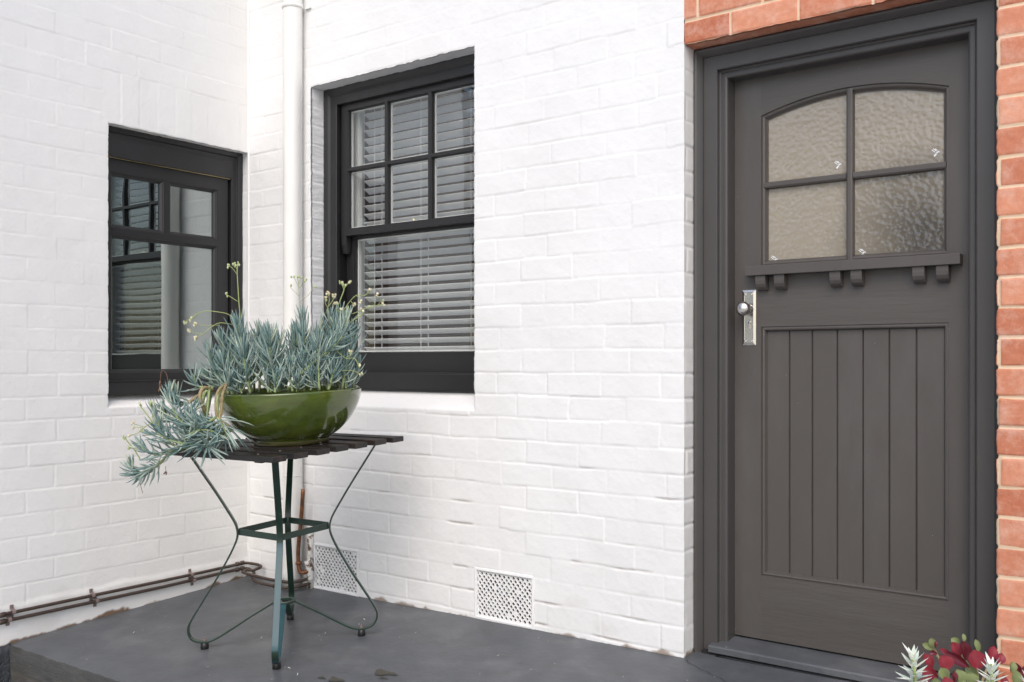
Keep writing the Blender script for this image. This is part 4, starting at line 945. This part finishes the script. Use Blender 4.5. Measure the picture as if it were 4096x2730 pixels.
stalk([(345, 1120, -.24), (310, 1060, -.24), (265, 1000, -.24), (243, 970, -.24)], [[(330, 1080, -.24), (318, 1010, -.24), (314, 965, -.24)]], 'bud', .0022, 4)
stalk([(350, 1070, -.25), (300, 1100, -.26), (250, 1140, -.26), (190, 1155, -.26)], [[(300, 1105, -.26), (265, 1122, -.26)], [(290, 1105, -.26), (240, 1110, -.26), (215, 1100, -.26)], [(280, 1105, -.26), (220, 1085, -.26)]], nb=2)
mb = MB(); mb.tube(crom([S(415, 900, -.22), S(400, 790, -.22), S(370, 765, -.22), S(362, 820, -.22)], 6), .0009, 5)
for k in range(7):
    c = S(358, 830 + 9 * k, -.22) + rv() * .004; mb.tube([c, c + Vector((0, 0, -.012)) + rv() * .006], [.003, .001], 4)
mb.build('withered_stalk', 'dead', pl, smooth=True); mb = MB(); mb.tube(crom([S(145, 1430, -.1), S(160, 1500, -.1), S(172, 1545, -.1)], 5), .0012, 5)
mb.build('withered_stalk', 'dead', pl, smooth=True); mb = MB(); mb.tube(crom([S(320, 1380, -.1), S(322, 1420, -.1)], 3), .0012, 5)
for k in range(8): c = S(320, 1415, -.1); mb.tube([c, c + Vector((0, 0, -.006)) + rv() * .008], [.0025, .001], 4)
mb.build('withered_stalk', 'dead', pl, smooth=True)

# ------------------------------------------------------------------ planter at lower right
PC = Vector((3.50, -.78, 0)); PC = Vector((3.565, -.94, 0)); PC.z = floor_z(PC.x, PC.y)
pt = empty('planter_pot', PC); tag(pt, 'dark round planter pot on the slab holding the red and white succulents', 'pot')
mb = MB(); mb.lathe([(0, 0), (.13, 0), (.14, .005), (.20, .28), (.215, .282), (.215, .31), (.20, .31), (.19, .27), (.15, .2)], n=48); mb.build('body', 'planter', pt, smooth=False, bevel=.002)
mb = MB(); mb.lathe([(0, .285), (.1, .283), (.19, .28)], n=40); mb.build('soil', 'soil', pt, smooth=True)
def at(a, b, dep):
    """point in the planter group: a,b drawing units, dep metres from the viewer"""
    u = (3400 + a / 3.3807) / 1.7408; v = (2450 + b / 3.3807) / 1.7408
    return CAM + CF * dep + CR * ((u - 1176.5) / 2191 * dep) + Vector((0, 0, -(v - 832) / 2191 * dep))
def spoon(mb, p, d, nrm_, L, W, cup=.22, m=None, tipcurl=.1):
    d = d.normalized(); side = d.cross(nrm_).normalized(); n_ = side.cross(d).normalized(); nu, nv = 9, 7
    vs = []
    for layer in (1, -1):
        for i in range(nu):
            t = i / (nu - 1); w_ = W * (.16 + .84 * math.sin(PI * min(1, .5 * (t / .62) if t < .62 else .5 + .5 * (t - .62) / .38)) ** .9) if t < .99 else W * .06
            if t < .2: w_ = max(w_ * .8, W * .16)
            for j in range(nv):
                s_ = j / (nv - 1) * 2 - 1
                c = p + d * (L * t) + n_ * (L * cup * (t * t - t * .3) + W * .42 * s_ * s_ * math.sin(PI * min(1, t + .05)))
                th_ = .0022 * (1 - s_ * s_) * math.sin(PI * min(.97, t + .08)) + .0002
                vs.append(c + side * (s_ * w_ / 2) + n_ * layer * th_)
    fs = []
    for l in range(2):
        o_ = l * nu * nv
        for i in range(nu - 1):
            for j in range(nv - 1):
                f = (o_ + i * nv + j, o_ + i * nv + j + 1, o_ + (i + 1) * nv + j + 1, o_ + (i + 1) * nv + j); fs.append(f if l == 0 else f[::-1])
    mb.add(vs, fs, m)
VI = -CF
rp_ = empty('red_leaf_succulent', at(1500, 1100, 2.08)); tag(rp_, 'succulent with broad crimson and olive leaves in front of the door', 'plant'); RB = rp_.location.copy()
def rl(a0, b0, a1, b1, W, m, dep=2.05, nz=.3, cup=.1, dd=0.):
    p, e = at(a0, b0, dep), at(a1, b1, dep + dd); mb = MB(); L = (e - p).length
    if m == 'red_leaf': m = ('red_leaf', 'burgundy_leaf', 'rose_leaf', 'red_leaf', 'burgundy_leaf')[rnd.randrange(5)]
    nn = (VI + Vector((0, 0, nz)) + CR * rnd.uniform(-.35, .35)).normalized()
    spoon(mb, p - RB, e - p, nn, L, W / 3.3807 / 1.7408 * dep / 2191, cup, m); mb.build('leaf', m, rp_, smooth=True, normals=False)
for q in [(1560, 650, 1510, 380, 165, 'red_leaf', 2.02), (1480, 600, 1370, 400, 150, 'red_leaf', 2.05), (1540, 400, 1525, 285, 60, 'olive_leaf', 2.06), (1470, 440, 1360, 350, 110, 'olive_leaf', 2.08),
          (1610, 745, 1270, 535, 130, 'red_leaf', 1.98), (1290, 800, 1215, 580, 230, 'red_leaf', 1.97), (1730, 770, 1670, 500, 230, 'red_leaf', 2.0), (1740, 540, 1690, 360, 80, 'olive_leaf', 2.08),
          (1870, 650, 1940, 450, 140, 'red_leaf', 2.1), (1990, 700, 2050, 550, 130, 'red_leaf', 2.06), (1130, 480, 1090, 345, 105, 'olive_leaf', 2.12), (1130, 500, 970, 425, 90, 'olive_leaf', 2.12), (1150, 480, 1172, 380, 45, 'red_leaf', 2.1),
          (1180, 560, 1060, 545, 70, 'red_leaf', 2.06), (1100, 760, 980, 560, 150, 'red_leaf', 2.05), (1180, 900, 950, 760, 160, 'red_leaf', 2.03), (1390, 620, 1205, 490, 80, 'red_leaf', 2.07),
          (1300, 900, 1220, 745, 150, 'olive_leaf', 1.93), (1480, 980, 1430, 770, 200, 'olive_leaf', 1.92), (1410, 960, 1395, 790, 90, 'red_leaf', 1.91), (1640, 1000, 1580, 820, 200, 'olive_leaf', 1.93), (1320, 1050, 1270, 870, 160, 'red_leaf', 1.90),
          (1700, 950, 1560, 690, 150, 'olive_leaf', 2.02), (2230, 1000, 2250, 780, 140, 'olive_leaf', 1.95), (2180, 820, 2190, 660, 110, 'olive_leaf', 2.0), (2300, 900, 2240, 680, 100, 'red_leaf', 2.03), (2330, 1000, 2350, 720, 110, 'red_leaf', 2.02),
          (1530, 1080, 1520, 900, 110, 'olive_leaf', 1.9), (1760, 1080, 1720, 930, 130, 'red_leaf', 1.92), (1900, 1050, 1850, 850, 120, 'olive_leaf', 2.0), (2060, 1000, 2070, 850, 110, 'red_leaf', 2.02), (1150, 1050, 1160, 880, 130, 'olive_leaf', 2.0), (1000, 1000, 1020, 850, 120, 'red_leaf', 2.04)]:
    rl(*q)
for pts in ([(1740, 1080, 2.05), (1680, 820, 2.04), (1570, 670, 2.03), (1500, 560, 2.06)], [(1740, 1080, 2.05), (1820, 850, 2.08), (1900, 640, 2.1)], [(1400, 1080, 2.06), (1300, 820, 2.06), (1140, 500, 2.12)], [(1740, 1080, 2.05), (1720, 800, 2.03), (1700, 520, 2.07)], [(2250, 1080, 2.04), (2230, 900, 2.03)]):
    mb = MB(); mb.tube([p - RB for p in crom([at(*p) for p in pts], 5)], .0028, 7); mb.build('stem', 'woody', rp_, smooth=True)
def spike_plant(a, b0, b1, dep, label, lean=0, n=34, Lm=310):
    base = at(a + lean, b1, dep); top = at(a, b0, dep); e = empty('white_spurge', base)
    tag(e, label, 'plant', 'white spiky succulents beside the red leaves'); mb = MB(); ax = (top - base); H = ax.length; ax.normalize()
    mb.tube([Vector((0, 0, 0)), ax * H], [.004, .002], 7); st_ = mb.build('stem', 'stalk_green', e, smooth=True)
    lm = MB(); ga = rnd.uniform(0, 6); px = dep / 2191 / 3.3807 / 1.7408
    for i in range(n):
        t = (i + .5) / n; ga += 2.39996; e1 = ax.orthogonal().normalized(); e2 = ax.cross(e1); rad = e1 * math.cos(ga) + e2 * math.sin(ga)
        al = R(80 - 48 * max(0, t - .5) / .5 + rnd.uniform(-8, 8)); d = (ax * math.cos(al) + rad * math.sin(al)).normalized()
        L = Lm * px * (1 - .28 * t) * rnd.uniform(.85, 1.08); W = L * .30; nn = (ax * math.sin(al) - rad * math.cos(al)).normalized()
        p = ax * (H * t * .93); sd_ = d.cross(nn).normalized(); vs = []
        for tt, ww in ((0, .35), (.2, .9), (.4, 1), (.65, .72), (.85, .34), (1, .02)):
            c = p + d * (L * tt) + nn * (L * .10 * (tt * tt)); 
            vs += [c - sd_ * W * ww / 2 + nn * W * ww * .16, c, c + sd_ * W * ww / 2 + nn * W * ww * .16]
        lm.add(vs, [(k * 3 + j, k * 3 + j + 1, (k + 1) * 3 + j + 1, (k + 1) * 3 + j) for k in range(5) for j in range(2)])
    lm.build('foliage', 'white_leaf', e, smooth=True, normals=False)
spike_plant(845, 560, 1150, 1.88, 'white and mint green spiky succulent at the left of the red leaves', lean=60)
spike_plant(1910, 700, 1230, 1.84, 'white and mint green spiky succulent right of the largest crimson leaf', lean=30, Lm=280)
spike_plant(2440, 930, 1400, 1.88, 'white spiky succulent cut off by the right edge of the photo', n=40)

# ------------------------------------------------------------------ litter on the slab
rnd2 = random.Random(5)
mb = MB()
for x, y, s_, a in ((1.60, -.665, .030, .3), (1.63, -.70, .012, 1.2), (1.50, -.80, .022, .6), (1.44, -.81, .012, 2.)):
    V = []; n = 14
    for j in range(n):
        t = 2 * PI * j / n; rr = s_ * (1 + .35 * math.sin(3 * t + a) + rnd2.uniform(-.2, .2)); X_, Y_ = x + rr * math.cos(t) * 1.5, y + rr * math.sin(t) * .7; V.append((X_, Y_, floor_z(X_, Y_) + .0022))
    V.append((x, y, floor_z(x, y) + .0028)); mb.add(V, [(j, (j + 1) % n, n) for j in range(n)])
pts = [(2.455, -.012), (2.47, -.036), (2.491, -.053), (2.512, -.060), (2.54, -.082), (2.57, -.090), (2.595, -.111), (2.635, -.123), (2.659, -.145), (2.707, -.173), (2.75, -.185), (2.80, -.225)]
ck = MB()
for i in range(len(pts) - 1):
    (xa_, ya_), (xb_, yb_) = pts[i], pts[i + 1]; n_ = Vector((-(yb_ - ya_), xb_ - xa_)).normalized() * .0009
    ck.add([(xa_ - n_.x, ya_ - n_.y, floor_z(xa_, ya_) + .0034), (xb_ - n_.x, yb_ - n_.y, floor_z(xb_, yb_) + .0034), (xb_ + n_.x, yb_ + n_.y, floor_z(xb_, yb_) + .0034), (xa_ + n_.x, ya_ + n_.y, floor_z(xa_, ya_) + .0034)], [(0, 1, 2, 3)])
tag(ck.build('floor_crack', 'dark_void'), kind='structure')
mat('stain', (0.055, 0.05, 0.035), .5, var=.3, vscale=60)
tag(mb.build('floor_stain', 'stain', smooth=True), kind='structure')
mb = MB()
for i in range(60):
    x, y = rnd2.uniform(.1, 2.9), rnd2.uniform(-1.15, -.08); a = rnd2.uniform(0, 3); l = rnd2.uniform(.004, .014); z_ = floor_z(x, y) + .0032
    dx, dy = l * math.cos(a), l * math.sin(a); w_ = .0008
    mb.add([(x - dx - dy * .1, y - dy + dx * .1, z_), (x + dx - dy * .1, y + dy + dx * .1, z_), (x + dx + dy * .1, y + dy - dx * .1, z_ + .001), (x - dx + dy * .1, y - dy - dx * .1, z_ + .001)], [(0, 1, 2, 3)])
tag(mb.build('plant_litter', 'liner'), 'scattered pale dry leaf bits and specks on the grey slab', 'litter', kind='stuff')

# ------------------------------------------------------------------ tree whose reflection shows in the tall window
def tree(loc, h, cr, seed, label):
    t = empty('garden_tree', loc); tag(t, label, 'tree', 'trees across the garden'); rr = random.Random(seed)
    mb = MB(); mb.tube([(0, 0, 0), (.05, .02, h * .3), (.0, .08, h * .6), (.1, .1, h * .85)], [.14, .11, .08, .03], 9)
    for k in range(9):
        a = rr.uniform(0, 6.28); z0 = h * rr.uniform(.35, .7); mb.tube([(0, .05, z0), (cr * .4 * math.cos(a), cr * .4 * math.sin(a), z0 + .5), (cr * .8 * math.cos(a), cr * .8 * math.sin(a), z0 + .9)], [.05, .035, .012], 6)
    mb.build('trunk', 'bark', t, smooth=True)
    V = []; Fc = []; lm = MB()
    cl = [Vector((rr.gauss(0, .42) * cr, rr.gauss(0, .42) * cr, h * .68 + rr.gauss(0, .17) * h)) for _ in range(60)]
    for i in range(5200):
        c = cl[rr.randrange(60)] + Vector((rr.gauss(0, 1), rr.gauss(0, 1), rr.gauss(0, 1))) * (.16 * cr); d = Vector((rr.gauss(0, 1), rr.gauss(0, 1), rr.gauss(0, 1))).normalized(); s_ = d.orthogonal().normalized()
        l = rr.uniform(.05, .10); k = len(V); V += [c - d * l, c + s_ * l * .45, c + d * l, c - s_ * l * .45]; Fc.append((k, k + 1, k + 2, k + 3))
    lm.add(V, Fc); lm.build('crown', 'tree_leaf', t, normals=False)
tree((-2.9, -5.6, -.32), 5.0, 1.5, 1, 'leafy green tree reflected in the top right panes of the tall window')
tree((.4, -8.6, -.32), 4.6, 1.6, 2, 'leafy green tree across the garden, behind the photographer')
